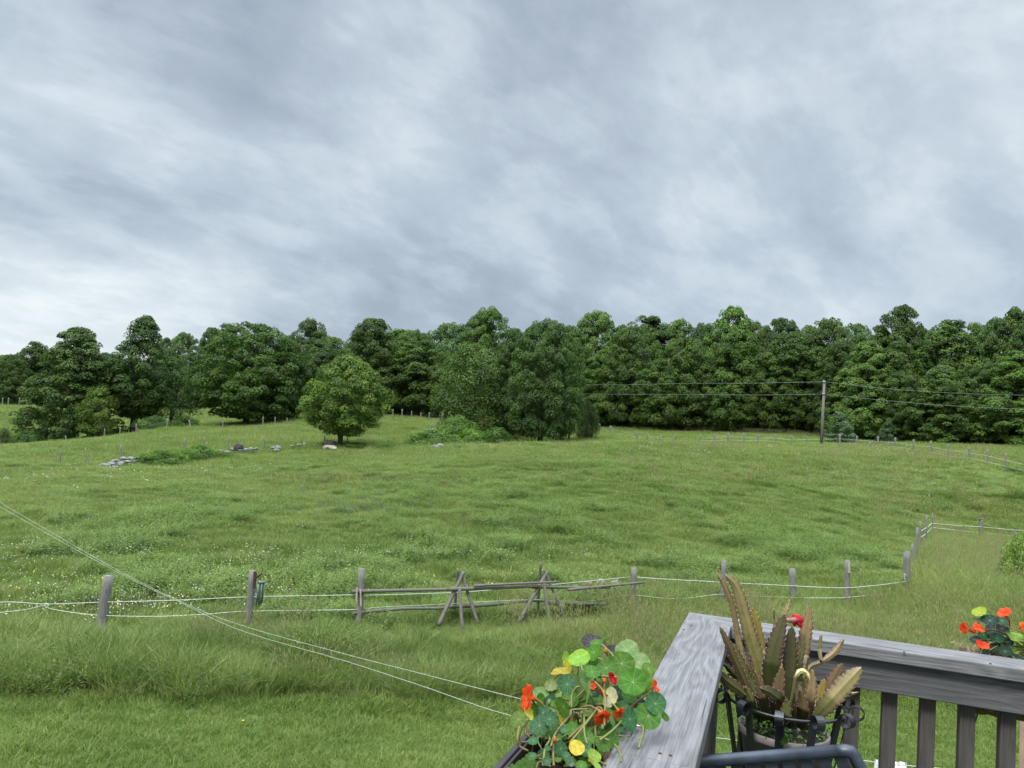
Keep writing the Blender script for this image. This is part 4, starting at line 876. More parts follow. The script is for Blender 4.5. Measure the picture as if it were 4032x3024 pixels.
# ------------------------------------------------------------------ deck railing
HC = 0.50
def pz(px, py, z):
    r = raydir(px, py); return r*((z-E0)/r.z)+Vector((0, 0, E0))
azL = radians(71.08); uL = Vector((cos(azL), sin(azL), 0)); uR = Vector((uL.y, -uL.x, 0)); UZ = Vector((0, 0, 1))
K = pz(2714, 2408, E0-HC)
def KP(a, b, z=0): return K + uR*a - uL*b + UZ*z
def on_b(px, py, b):
    """where the ray meets the upright plane b = const (parallel to the right rail)"""
    r = raydir(px, py); n = uL; k = (K-uL*b-Vector((0, 0, E0))).dot(n)/r.dot(n); p = r*k+Vector((0, 0, E0)); return (p-K).dot(uR), p
rail = empty('deck_railing', KP(0, 0, -.95), 'weathered grey timber deck railing with wide flat cap boards meeting at a corner', 'railing'); _upd()
def prism(name, poly, z0, z1, mat, X, Y, O, parent, bevel=.003, nx=1):
    """extruded outline in a local frame whose X runs along the board"""
    me = bpy.data.meshes.new(name); n = len(poly)
    v = [(x, y, z0) for x, y in poly]+[(x, y, z1) for x, y in poly]
    f = [list(range(n))[::-1], list(range(n, 2*n))]+[[i, (i+1) % n, n+(i+1) % n, n+i] for i in range(n)]
    me.from_pydata(v, [], f); me.materials.append(M[mat])
    o = bpy.data.objects.new(name, me); COL.objects.link(o); Zv = X.cross(Y)
    mw = Matrix(((X.x, Y.x, Zv.x, O.x), (X.y, Y.y, Zv.y, O.y), (X.z, Y.z, Zv.z, O.z), (0, 0, 0, 1)))
    if parent is not None: o.parent = parent; o.matrix_parent_inverse = Matrix.Identity(4); o.matrix_basis = Matrix.Translation(parent.location).inverted() @ mw
    else: o.matrix_basis = mw
    import bmesh
    bm = bmesh.new(); bm.from_mesh(me); bmesh.ops.recalc_face_normals(bm, faces=bm.faces); bm.to_mesh(me); bm.free()
    if bevel: md = o.modifiers.new('bevel', 'BEVEL'); md.width = bevel; md.segments = 3; md.limit_method = 'ANGLE'
    return o
CW, CT = .14, .038
jb = (pz(2590, 2993, E0-HC)-K).dot(-uL)
# left cap: local X towards the camera (-uL), Y = uR mirrored so that X x Y = up
Xl, Yl = -uL, -uR.copy(); Yl = UZ.cross(Xl)
sY = 1 if Yl.dot(uR) > 0 else -1
prism('cap_board', [(0, 0), (CW, sY*(CW)), (jb, sY*CW), (jb, 0)], -CT, 0, 'cap', Xl, Yl, K, rail)
prism('cap_board', [(jb+.003, 0), (jb+.003, sY*CW), (3.2, sY*CW), (3.2, 0)], -CT, .001, 'cap', Xl, Yl, K, rail)
Xr = uR; Yr = UZ.cross(Xr); sR = 1 if Yr.dot(-uL) > 0 else -1
prism('cap_board', [(.0045, 0), (3.4, 0), (3.4, sR*CW), (CW+.0045, sR*CW)], -CT, -.0015, 'cap', Xr, Yr, K, rail)
prism('rail_board', [(.10, sR*.078), (3.4, sR*.078), (3.4, sR*.116), (.10, sR*.116)], -CT-.092, -CT-.001, 'board', Xr, Yr, K, rail)
prism('rail_board', [(.10, sY*.085), (3.2, sY*.085), (3.2, sY*.118), (.10, sY*.118)], -CT-.092, -CT-.001, 'board', Xl, Yl, K, rail)
def upright(name, a, b, w, z0, z1, mat='baluster'):
    p = KP(a, b, 0); me = bpy.data.meshes.new(name); h = w/2
    v = []
    for z in (z0, z1):
        for sx, sy in ((-1, -1), (1, -1), (1, 1), (-1, 1)): q = uR*sx*h - uL*sy*h; v.append((q.x, q.y, z))
    me.from_pydata(v, [], [[3, 2, 1, 0], [4, 5, 6, 7], [0, 1, 5, 4], [1, 2, 6, 5], [2, 3, 7, 6], [3, 0, 4, 7]]); me.materials.append(M[mat])
    o = bpy.data.objects.new(name, me); COL.objects.link(o); o.parent = rail; o.location = p-rail.location
    md = o.modifiers.new('bevel', 'BEVEL'); md.width = .003; md.segments = 2; return o
upright('corner_post', .063, .050, .092, -.95, -CT-.001)
A_ = [on_b(px, 2850, .06)[0] for px in (3351, 3500, 3652, 3806, 3964)]
sp = (A_[-1]-A_[0])/4; print('baluster spacing', sp, 'corner', tuple(K), 'joint b', jb)
a = A_[0]
while a-sp > .14: a -= sp
while a < 3.3: upright('baluster', a, .057, .040, -.95, -CT-.03); a += sp
b = .25
while b < 3.1: upright('baluster', .06, b, .040, -.95, -CT-.03); b += sp
upright('end_post', 3.36, .06, .09, -.95, -CT-.001); upright('end_post', .06, 3.15, .09, -.95, -CT-.001)
for px, py in ((2692, 2479), (2722, 2462), (2599, 2966), (2640, 2974), (3560, 2566), (3900, 2612)):
    c = pz(px, py, K.z+.0008); mb = MB(); mb.tube([c-UZ*.002, c+UZ*.0006], .0030, 12); mb.build('screw_head', M['rust'], rail, smooth=False)
# deck floor and its posts, below the view
dk = empty('deck', KP(1.6, 1.6, -.99), 'raised timber deck floor under the railing', 'deck'); _upd()
for i in range(22):
    b0 = .0+i*.146; prism('floor_board', [(0, sR*b0), (3.4, sR*b0), (3.4, sR*(b0+.14)), (0, sR*(b0+.14))], -.99, -.955, 'board', Xr, Yr, K, dk, bevel=.002)
for (a, b) in ((.08, .1), (3.3, .1), (.08, 3.0), (3.3, 3.0)):
    p = KP(a, b); mb = MB(); z0 = g1(p.x, p.y)-.3; z1 = K.z-1.0; mb.box((p.x, p.y, (z0+z1)/2), uR*.07, -uL*.07, (0, 0, (z1-z0)/2)); mb.build('support_post', M['board'], dk, smooth=False)

# ------------------------------------------------------------------ leaf, flower and stem makers
def nast_leaf_mat():
    m, N = mat_new('nasturtium_leaf'); uv = N.n('ShaderNodeUVMap', uv_map='leaf').outputs[0]
    s = N.n('ShaderNodeSeparateXYZ', {0: uv}); x, y = s.outputs[0], s.outputs[1]
    r = N.math('SQRT', N.math('ADD', N.math('MULTIPLY', x, x), N.math('MULTIPLY', y, y)))
    th = N.math('ARCTAN2', y, x)
    v = N.math('ABSOLUTE', N.math('SINE', N.math('MULTIPLY', th, 4.5)))
    dv = N.math('MULTIPLY', N.math('MULTIPLY', v, r), .22)
    vein = N.ramp(dv, [(.006, 1.0), (.022, 0.0)])
    # side veins
    v2 = N.math('ABSOLUTE', N.math('SINE', N.math('ADD', N.math('MULTIPLY', th, 13.5), N.math('MULTIPLY', r, 2.0))))
    side = N.math('MULTIPLY', N.ramp(v2, [(.0, .22), (.10, 0.0)]), N.ramp(r, [(.45, 0.0), (.7, 1.0)]))
    eye = N.ramp(r, [(.03, 1.0), (.10, 0.0)])
    vv = N.math('MAXIMUM', N.math('MULTIPLY', N.math('MAXIMUM', vein, side), N.ramp(r, [(.2, .65), (1.0, .22)])), eye)
    oc = N.n('ShaderNodeObjectInfo').outputs['Color']
    nz = N.n('ShaderNodeTexNoise', {'Vector': uv, 'Scale': 2.2, 'Detail': 5.0}).outputs['Fac']
    base = N.mix(1.0, oc, N.ramp(nz, [(.3, .72), (.7, 1.22)]), 'MULTIPLY')
    base = N.mix(vv, base, N.mix(.5, oc, (.50, .60, .36)))
    back = N.n('ShaderNodeNewGeometry').outputs['Backfacing']
    base = N.mix(N.math('MULTIPLY', back, .55), base, (.26, .33, .20))
    p = N.n('ShaderNodeBsdfPrincipled', {'Base Color': base, 'Roughness': .6, 'Specular IOR Level': .15})
    N.link(N.n('ShaderNodeBump', {'Height': N.math('ADD', vv, N.math('MULTIPLY', nz, .6)), 'Strength': .25, 'Distance': .002}).outputs[0], p.inputs['Normal'])
    t = N.n('ShaderNodeBsdfTranslucent', {'Color': N.mix(1.0, base, (1.1, 1.25, .5), 'MULTIPLY')}); mx = N.n('ShaderNodeMixShader', {0: .33})
    N.link(p.outputs[0], mx.inputs[1]); N.link(t.outputs[0], mx.inputs[2]); finish(N, mx.outputs[0]); return m
M['nleaf'] = nast_leaf_mat()
def nleaf(parent, c, nrm, r, col, seed, cup=.12, fold=0.0):
    rn = random.Random(seed); nrm = Vector(nrm).normalized(); t = nrm.cross(Vector((rn.uniform(-1, 1), rn.uniform(-1, 1), .3))).normalized(); b = nrm.cross(t)
    nr, ns = 7, 48; v = [Vector((0, 0, 0))]; uvs = [(0, 0)]; ph = [rn.uniform(0, 6.28) for _ in range(4)]
    lob = rn.uniform(.02, .05); w = rn.uniform(.04, .10)
    for i in range(1, nr+1):
        q = i/nr
        for k in range(ns):
            th = 2*pi*k/ns; R_ = r*q*(1+lob*abs(cos(4.5*th))*q*1.4+.05*q*sin(2*th+ph[0])+.03*q*sin(3*th+ph[1]))
            z = r*(cup*q*q + w*q*q*sin(2*th+ph[2])+w*.55*q**3*sin(5*th+ph[3]) - fold*abs(sin(th+ph[0]*0))*q)
            z += r*.02*abs(sin(4.5*th))*q
            v.append(t*cos(th)*R_*(1-.35*abs(fold)*q)+b*sin(th)*R_+nrm*z); uvs.append((q*cos(th), q*sin(th)))
    f = [[0, 1+k, 1+(k+1) % ns] for k in range(ns)]
    for i in range(nr-1):
        for k in range(ns): f.append([1+i*ns+k, 1+(i+1)*ns+k, 1+(i+1)*ns+(k+1) % ns, 1+i*ns+(k+1) % ns])
    me = bpy.data.meshes.new('leaf'); me.from_pydata([tuple(x) for x in v], [], f); me.shade_smooth(); me.materials.append(M['nleaf'])
    ul = me.uv_layers.new(name='leaf')
    for li, lp in enumerate(me.loops): ul.data[li].uv = uvs[lp.vertex_index]
    o = bpy.data.objects.new('leaf', me); COL.objects.link(o); o.parent = parent; o.location = Vector(c)-parent.location; o.color = (*col, 1)
    return o
def stem(parent, pts, r0, r1, mat='stem', name='stem'):
    sm = smooth_path(pts, 20); n = len(sm); mb = MB(); mb.tube(sm, [r0+(r1-r0)*i/(n-1) for i in range(n)], 6); return mb.build(name, M[mat], parent)
def nflower(parent, c, d, r, mat, seed, name='flower', throat='budpetal'):
    """five ruffled petals round a spurred funnel; d is where the face looks"""
    rn = random.Random(seed); d = Vector(d).normalized(); t = d.cross(Vector((0, 0, 1))).normalized(); b = d.cross(t)
    v = []; f = []; mi = []
    c0 = Vector((0, 0, 0))
    for p in range(5):
        a = p*2*pi/5+rn.uniform(-.15, .15)+.3; ax = t*cos(a)+b*sin(a); sx = d.cross(ax); L = r*rn.uniform(.85, 1.1); nu, nv = 7, 7; o0 = len(v); ph = rn.uniform(0, 6); drop = rn.uniform(-.15, .35)
        for i in range(nu):
            u = i/(nu-1); w = r*(.10+.62*math.sin(min(1, u*1.15)*pi*.62)**1.1)*(1 if u < .9 else .9)
            for j in range(nv):
                s = j/(nv-1)*2-1; q = ax*(L*(u*.92+.10*(1-s*s)*u)) + sx*(w*s) + d*(r*(.30*math.sin(u*1.7)-drop*u*u+.11*u*sin(5*s+ph)+.06*u*sin(9*s+ph*2)))
                v.append(q)
        for i in range(nu-1):
            for j in range(nv-1): f.append([o0+i*nv+j, o0+i*nv+j+1, o0+(i+1)*nv+j+1, o0+(i+1)*nv+j]); mi.append(0)
    mb = MB(); mb.tube([d*r*.18, -d*r*.25, -d*r*.62, -d*r*1.0-UZ*r*.15, -d*r*1.4-UZ*r*.4], [r*.30, r*.24, r*.13, r*.055, r*.03], 10, cap=False)
    o0 = len(v); v += mb.v; f += [[o0+i for i in q] for q in mb.f]; mi += [1]*len(mb.f)
    me = bpy.data.meshes.new(name); me.from_pydata([tuple(x) for x in v], [], f); me.shade_smooth(); me.materials.append(M[mat]); me.materials.append(M[throat])
    for p_, k_ in zip(me.polygons, mi): p_.material_index = k_
    o = bpy.data.objects.new(name, me); COL.objects.link(o); o.parent = parent; o.location = Vector(c)-parent.location
    return o
def bud(parent, c, r, mat, name='bud', up=1):
    mb = MB(); mb.tube([Vector(c)+UZ*r*1.8*up, Vector(c)+UZ*r*.9*up, Vector(c), Vector(c)-UZ*r*.8*up], [r*.15, r*.7, r, r*.4], 10); return mb.build(name, M[mat], parent)
def vdir(c): return (Vector((0, 0, E0))-Vector(c)).normalized()
def tilt_normal(c, s, phi):
    """normal seen with aspect s, leaning towards the picture angle phi (0 right, 90 up)"""
    v = vdir(c); e = CR*cos(radians(phi))+CU*sin(radians(phi)); e = (e-v*e.dot(v)).normalized(); k = math.acos(max(.05, min(1, s))); return v*cos(k)+e*sin(k)
LG_, DG, TE, YG, YL, OL, PB, PL, VD = (.080, .175, .018), (.066, .158, .020), (.046, .125, .046), (.22, .34, .045), (.62, .44, .05), (.12, .17, .035), (.06, .045, .05), (.18, .25, .09), (.018, .05, .028)
def P7(x, y): return (1900+x*.3843, 2400+y*.3843)
def d7(py): return float(np.interp(py, [2500, 2750, 3024, 3100], [1.62, 1.46, 1.28, 1.25]))
# ------------------------------------------------------------------ window box and its nasturtium
ztop = E0-HC-.03
e0 = pz(1977, 3024, ztop); e1 = pz(2107, 2880, ztop); a_out = ((e0-K).dot(uR)+(e1-K).dot(uR))/2; b_far = (pz(2125, 2858, ztop)-K).dot(-uL); print('planter a', a_out, (e0-K).dot(uR), (e1-K).dot(uR), 'b far', b_far)
box = empty('planter_box', KP((a_out-.03)/2, b_far+.4, ztop-K.z-.17), 'long dark brown planter box hung outside the left rail', 'planter'); _upd()
bl = .95; th = .006; hgt = .17; a1 = -.012; zt = ztop-K.z
mb = MB()
for (aa, bb, wa, wb) in ((a_out+th/2, b_far+bl/2, th/2, bl/2), (a1-th/2, b_far+bl/2, th/2, bl/2), ((a_out+a1)/2, b_far+th/2, (a1-a_out)/2-th-.001, th/2), ((a_out+a1)/2, b_far+bl-th/2, (a1-a_out)/2-th-.001, th/2)):
    mb.box(KP(aa, bb, zt-hgt/2), uR*wa, -uL*wb, UZ*hgt/2)
mb.box(KP((a_out+a1)/2, b_far+bl/2, zt-hgt+.004), uR*((a1-a_out)/2-th-.002), -uL*(bl/2-th-.002), UZ*.004)
mb.build('trough', M['planter'], box, smooth=False, bevel=.002)
mb = MB()
for (aa, bb, wa, wb) in ((a_out-.006, b_far+bl/2, .0055, bl/2+.012), (a1+.004, b_far+bl/2, .0035, bl/2+.012), ((a_out+a1)/2, b_far-.006, (a1-a_out)/2-.001, .0055)):
    mb.box(KP(aa, bb, zt-.006), uR*wa, -uL*wb, UZ*.010)
mb.build('rim', M['planter'], box, smooth=False, bevel=.002)
def lumpy(name, parent, a0, a1_, b0, b1, z, amp, mat):
    na, nb = 22, 70; v = []; f = []
    for i in range(na):
        for j in range(nb):
            x = a0+(a1_-a0)*i/(na-1); y = b0+(b1-b0)*j/(nb-1); v.append(KP(x, y, z+amp*mnoise.noise(Vector((x*40, y*40, 0)))))
    for i in range(na-1):
        for j in range(nb-1): f.append([i*nb+j, (i+1)*nb+j, (i+1)*nb+j+1, i*nb+j+1])
    mb = MB(); mb.v = v; mb.f = f; return mb.build(name, M[mat], parent)
lumpy('soil', box, a_out+.008, a1-.008, b_far+.008, b_far+bl-.008, zt-.035, .008, 'soil')
nas = empty('nasturtium', KP((a_out+a1)/2, b_far+.35, zt-.03), 'leggy nasturtium with round green leaves and orange red flowers in the long planter box', 'plant'); _upd()
rn = random.Random(77)
def soil_pt(i=None, px=None):
    px = None if px is None else max(px, 2180)
    """rooting spot: stems that reach to the left or right start on that side of the clump"""
    f = .5 if px is None else min(1, max(0, (px-2180)/420)); p = pz(2190+170*f+rn.uniform(-25, 25), 2975+rn.uniform(-35, 45), K.z+zt-.035); q = (p-K); a = min(a1-.02, max(a_out+.02, q.dot(uR))); return KP(a, -q.dot(uL), zt-.035)
LV = [(1130, 330, 105, PB, .7, 80, .10), (1330, 440, 80, PB, .8, 60, .08), (1480, 420, 120, PL, .85, 100, .06), (1600, 540, 120, (.17, .28, .09), .8, 60, .05), (1700, 610, 70, LG_, .7, 70, .03),
      (1425, 555, 125, LG_, .96, 90, 0), (1540, 745, 132, LG_, .95, 100, -.05), (1660, 745, 125, LG_, .7, 20, -.02), (985, 490, 115, YG, .62, 110, -.02), (1140, 440, 92, LG_, .7, 140, .0), (1165, 345, 60, LG_, .5, 100, .02),
      (1240, 290, 62, LG_, .25, 150, .02), (850, 500, 70, YG, .5, 170, .03), (880, 570, 70, YL, .5, 190, .03), (800, 635, 100, (.42, .30, .03), .32, 95, .02), (1180, 570, 80, DG, .8, 100, .03), (1040, 560, 75, DG, .7, 80, .05),
      (1235, 680, 80, DG, .7, 120, .02), (865, 765, 92, TE, .95, 80, -.02), (960, 740, 70, PL, .3, 0, .0), (600, 870, 85, PL, .7, 60, .02), (590, 930, 70, DG, .6, 0, .0), (1040, 760, 120, PL, .22, 15, -.04), (1080, 850, 100, PL, .22, 170, -.04),
      (905, 920, 80, DG, .9, 90, .0), (815, 870, 60, PL, .5, 120, .02), (830, 1000, 100, DG, .6, 200, -.04), (730, 880, 60, DG, .8, 120, .03), (365, 1125, 80, OL, .95, 90, -.05), (470, 1060, 62, YL, .6, 30, -.02), (520, 1040, 70, DG, .6, 20, .02),
      (585, 1190, 96, TE, .9, 110, -.05), (690, 1125, 72, TE, .92, 70, -.07), (620, 1060, 75, TE, .85, 120, -.01), (800, 1090, 60, YL, .5, 0, .0), (1310, 900, 95, (.42, .46, .26), .7, 150, -.03), (1340, 960, 70, YL, .6, 200, -.01), (1390, 850, 75, VD, .8, 60, .02),
      (1500, 900, 80, DG, .7, 60, .02), (1460, 960, 80, DG, .6, 100, .03), (1770, 965, 112, TE, .85, 40, -.05), (1700, 1090, 128, DG, .95, 100, -.03), (1600, 960, 70, VD, .8, 90, .04), (1870, 1100, 50, LG_, .6, 30, .0),
      (1510, 1125, 100, TE, .8, 0, -.06), (1350, 1060, 85, DG, .8, 160, .0), (1330, 1140, 60, PL, .35, 20, -.02), (1320, 1330, 100, PL, .8, 90, .05), (1400, 1290, 60, PL, .6, 30, .05), (1270, 1510, 75, (.24, .17, .09), .6, 0, .02), (965, 1415, 75, YL, .95, 90, -.08),
      (800, 1425, 72, TE, .85, 10, -.07), (860, 1500, 42, TE, .9, 90, -.08), (1060, 1440, 72, TE, .8, 60, -.05), (1140, 1500, 72, YG, .75, 40, -.05), (1140, 1560, 60, YL, .5, 60, -.03), (520, 1345, 52, TE, .7, 100, -.04), (515, 1500, 40, TE, .8, 90, -.06),
      (660, 1555, 44, TE, .95, 90, -.07), (840, 1235, 40, TE, .8, 90, -.05), (1015, 1600, 55, DG, .8, 90, -.05), (665, 1420, 30, TE, .9, 90, -.05), (775, 1530, 35, DG, .8, 90, -.05), (1100, 1170, 95, DG, .8, 90, .07), (1190, 1260, 90, DG, .7, 60, .07), (980, 1330, 60, DG, .8, 90, .04), (1010, 980, 70, PL, .5, 90, .05),
      (1170, 1610, 50, YG, .5, 60, -.05), (910, 1585, 28, (.12, .12, .14), .8, 90, -.06), (720, 1000, 55, PL, .5, 30, .0), (1240, 1440, 60, DG, .7, 90, .06), (640, 1290, 55, DG, .7, 90, .06), (900, 1130, 60, DG, .7, 90, .08)]
for (x, y, r, col) in [(700, 1230, 75, DG), (930, 1230, 75, LG_), (1080, 1320, 70, DG), (1430, 1010, 70, TE), (760, 1330, 60, DG), (620, 1490, 60, TE), (900, 1560, 60, DG), (1060, 1560, 60, LG_), (1230, 1380, 80, DG), (1150, 900, 80, DG), (1000, 870, 80, LG_), (700, 780, 60, PL), (1120, 640, 80, DG), (1270, 600, 90, DG)]:
    LV.append((x, y, r, col, rn.uniform(.75, .97), rn.uniform(50, 130), rn.uniform(-.04, .02)))
for _ in range(44):
    x = rn.gauss(1120, 300); y = rn.gauss(1120, 260)
    if not (560 < x < 1720 and 600 < y < 1560) or (x < 800 and y < 800) or (x > 1380 and y > 1120): continue
    LV.append((x, y, rn.uniform(45, 95), rn.choice([DG, DG, TE, LG_, VD, OL]), rn.uniform(.55, .95), rn.uniform(40, 140), rn.uniform(-.01, .08)))
for i, (x, y, r, col, s, phi, dd) in enumerate(LV):
    px, py = P7(x, y); d = d7(py)+dd; c = at(px, py, d); n = tilt_normal(c, s, phi); R_ = r*.3843/FPX*d*1.0
    cc = tuple(max(.005, q*rn.uniform(.88, 1.12)) for q in col)
    nleaf(nas, c, n, R_, cc, i+100, cup=rn.uniform(-.05, .14))
    if len(LV)-i <= 40 or (i % 3 == 1 and y > 700): continue
    s0 = soil_pt(px=px); m1 = s0.lerp(c, .35)+Vector((rn.uniform(-.03, .03), rn.uniform(-.03, .03), rn.uniform(0, .04))); m2 = s0.lerp(c, .75)+Vector((rn.uniform(-.035, .035), rn.uniform(-.02, .03), rn.uniform(-.03, .01)))-n*R_*.5
    stem(nas, [s0, m1, m2, c-n*.002], (.0015), .0011, 'stem' if i % 4 else 'redstem')
for i, (pts, mt) in enumerate([([(1600, 1420), (1640, 1200), (1440, 1130)], 'stem'), ([(870, 1330), (1080, 1130), (1190, 1000), (1240, 1080), (1250, 1190)], 'redstem'), ([(910, 1010), (915, 880), (960, 800), (1000, 790)], 'stem'), ([(1150, 740), (1230, 830), (1260, 960), (1230, 1100), (1180, 1160)], 'redstem'), ([(1200, 1340), (1330, 1240), (1440, 1130)], 'stem'),
                              ([(700, 1400), (760, 1250), (900, 1080), (915, 1030), (1090, 1020)], 'redstem'), ([(820, 920), (880, 930), (900, 990)], 'stem'), ([(1110, 640), (1180, 680), (1240, 720)], 'stem'), ([(1190, 500), (1320, 555)], 'stem'), ([(1220, 360), (1290, 420), (1345, 485)], 'stem'), ([(1005, 560), (1030, 640), (1050, 710)], 'stem'),
                              ([(375, 1200), (358, 1320), (380, 1400), (470, 1450)], 'redstem'), ([(450, 1130), (440, 1260), (490, 1310)], 'redstem'), ([(1100, 1600), (1090, 1450), (1130, 1330), (1200, 1310), (1290, 1340)], 'stem'), ([(1350, 1380), (1400, 1450), (1420, 1560)], 'stem'), ([(1270, 1600), (1130, 1500), (1050, 1300), (1040, 1100)], 'stem'),
                              ([(900, 1360), (1000, 1240), (1090, 1130), (1180, 1010)], 'stem'), ([(620, 1600), (640, 1430), (690, 1330), (660, 1280)], 'stem'), ([(730, 1600), (725, 1450), (740, 1350)], 'redstem'), ([(550, 1620), (590, 1560), (700, 1610)], 'stem'), ([(1160, 1300), (1160, 1200), (1230, 1180)], 'stem'), ([(1020, 1060), (1000, 1110), (980, 1060)], 'redstem')]):
    stem(nas, [at(*P7(*p), d7(P7(*p)[1])-.03+.02*sin(i+k)) for k, p in enumerate(pts)], .0021, .0018, mt)
def fdir(c, phi, s): return tilt_normal(c, s, phi)
for i, (x, y, r, mt, s, phi, dd) in enumerate([(480, 900, 120, 'redpetal', .30, 165, -.05), (1762, 790, 62, 'redpetal', .3, 20, -.03), (1215, 1085, 95, 'redpetal', .6, 290, -.05), (1400, 1050, 68, 'redpetal', .6, 300, -.04), (1345, 700, 58, 'crimson', .5, 200, -.03), (1130, 785, 50, 'redpetal', .7, 120, -.01),
                                               (1240, 860, 50, 'redpetal', .4, 250, -.03), (905, 1260, 52, 'redpetal', .6, 90, .0)]):
    px, py = P7(x, y); d = d7(py)+dd; c = at(px, py, d); n = fdir(c, phi, s); R_ = r*.3843/FPX*d; nflower(nas, c, n, R_, mt, 40+i)
    s0 = soil_pt(px=px); e_ = c-n*R_*.55; stem(nas, [s0, s0.lerp(e_, .4)+Vector((rn.uniform(-.03, .03), 0, .04)), s0.lerp(e_, .8)+Vector((rn.uniform(-.03, .03), .01, .02)), e_], .0024, .0018, 'redstem')
for (x, y, r, mt) in ((740, 1340, 24, 'budpetal'), (1262, 430, 24, 'budpetal'), (1250, 735, 20, 'orangepetal'), (1017, 1065, 17, 'greenbud'), (1228, 1215, 20, 'greenbud'), (680, 960, 24, 'greenbud')):
    px, py = P7(x, y); d = d7(py)-.05; bud(nas, at(px, py, d), r*.3843/FPX*d, mt); s0 = soil_pt(px=px); e_ = at(px, py+8, d); stem(nas, [s0, s0.lerp(e_, .5)+Vector((.02, 0, .03)), e_], .002, .0014, 'stem')
sd = empty('seedling', pz(2070, 3020, ztop-.03), 'small light green seedlings in the near left corner of the planter box', 'plant'); _upd()
V = []; F = []
for i in range(34):
    x, y = rn.uniform(300, 540), rn.uniform(1500, 1660); 
    if (x-300)/240*1.0+(y-1500)/160 < .75: continue
    px, py = P7(x, y); c = at(px, py, d7(py)+rn.uniform(-.02, .02))
    for k in range(4):
        a = k*pi/2+rn.uniform(-.3, .3); ax = (CR*cos(a)+CU*sin(a)*.8+vdir(c)*.2)*.009; sx = (CR*-sin(a)+CU*cos(a)*.8)*.0045; b0 = len(V); V += [c, c+ax*.6+sx, c+ax*1.1, c+ax*.6-sx]; F.append([b0, b0+1, b0+2, b0+3])
mb = MB(); mb.v = V; mb.f = F; mb.build('leaves', flat('seedling_leaf', (.14, .26, .06), c2=(.20, .33, .09)), sd)
mb = MB()
for i in range(14):
    px, py = P7(rn.uniform(330, 540), rn.uniform(1560, 1690)); c = at(px, py, d7(py)); mb.tube([pz(px, py+60, ztop-.035), c], [.0014, .001], 5)
mb.build('stems', M['stem'], sd)
hk = MB(); c = pz(*P7(1590, 1235), K.z+.002); hk.tube([c-uR*.012, c-uR*.004+UZ*.008, c+uR*.006+UZ*.007, c+uR*.012], .0022, 8); tag(hk.build('screw_eye', simple('bright_steel', (.6, .6, .62), .25, 1), None), 'small shiny metal hook on the cap board under the nasturtium leaves', 'hook')

# ------------------------------------------------------------------ plant stand, pot and orchid cactus
def P8(x, y): return (2700+x*.4966, 2200+y*.4966)
_, q = on_b(3090, 2760, .14); DC = q.y-.24; CS = at(3090, 2762, DC); RS = 218/FPX*DC; print('stand centre', tuple(CS), 'radius', RS, 'rail y', q.y)
zfl = K.z-.955
st = empty('plant_stand', (CS.x, CS.y, zfl), 'black wrought iron plant stand with flat curled straps round a ring', 'plant stand'); _upd()
mb = MB(); n = 64
ringp = [CS+Vector((cos(2*pi*i/n)*RS, sin(2*pi*i/n)*RS, 0)) for i in range(n+1)]; mb.tube(ringp, .0042, 8, cap=False); mb.build('ring', M['iron'], st)
HH = CS.z-zfl
low = .30; mb = MB(); mb.tube([Vector((CS.x+cos(2*pi*i/n)*RS*.62, CS.y+sin(2*pi*i/n)*RS*.62, CS.z-low)) for i in range(n+1)], .004, 8, cap=False); mb.build('lower_ring', M['iron'], st)
def strip(path, side, w, th, mat, name, parent):
    mb = MB(); N = len(path); side = Vector(side).normalized()
    for i, p in enumerate(path):
        t = (path[min(i+1, N-1)]-path[max(i-1, 0)]).normalized(); nn = t.cross(side).normalized()
        for (u, v_) in ((-1, -1), (1, -1), (1, 1), (-1, 1)): mb.v.append(p+side*u*w/2+nn*v_*th/2)
    for i in range(N-1):
        for k in range(4): mb.f.append([i*4+k, i*4+(k+1) % 4, (i+1)*4+(k+1) % 4, (i+1)*4+k])
    mb.f.append([3, 2, 1, 0]); mb.f.append([(N-1)*4+k for k in range(4)])
    return mb.build(name, M[mat], parent, smooth=False, bevel=0)
for i in range(12):
    a = radians(-90+6+30*i); rd = Vector((cos(a), sin(a), 0)); sd_ = Vector((-sin(a), cos(a), 0)); path = []
    for t in np.linspace(1, 0, 10): path.append(CS+rd*(RS*(.62+.38*(1-t))+.004)-UZ*low*t)
    cr = .021
    for k in range(1, 22):           # scroll rolling outward above the ring
        th = pi-k*(2*pi*.98/21)*1.12; rr = cr*(1-.022*k)
        path.append(CS+rd*(RS+.004+cr+cos(th)*rr)+UZ*(.004+sin(th)*rr))
    strip(path, sd_, .021, .0022, 'iron', 'strap', st)
for i in range(4):
    a = radians(20+90*i); rd = Vector((cos(a), sin(a), 0)); sd_ = Vector((-sin(a), cos(a), 0))
    strip([CS+rd*(RS*.62+.006)-UZ*(low-.01), CS+rd*(RS*.50)-UZ*(low+.12), CS+rd*(RS*.62)-UZ*(HH-.08), CS+rd*(RS*1.0)-UZ*(HH-.002)], sd_, .021, .003, 'iron', 'leg', st)
pot = empty('flower_pot', CS-UZ*(.30), 'taupe plastic flower pot inside the black iron stand', 'flower pot'); _upd()
RP = 164/FPX*DC; zr = -.068
def lathe(prof, c, mat, name, parent, n=48):
    mb = MB()
    for (r, z) in prof:
        for k in range(n): mb.v.append(Vector(c)+Vector((cos(2*pi*k/n)*r, sin(2*pi*k/n)*r, z)))
    for i in range(len(prof)-1):
        for k in range(n): mb.f.append([i*n+k, i*n+(k+1) % n, (i+1)*n+(k+1) % n, (i+1)*n+k])
    return mb.build(name, M[mat], parent)
lathe([(RP*.66, -.29), (RP*.94, zr-.022), (RP*.985, zr-.0225)], CS, 'pot', 'wall', pot)
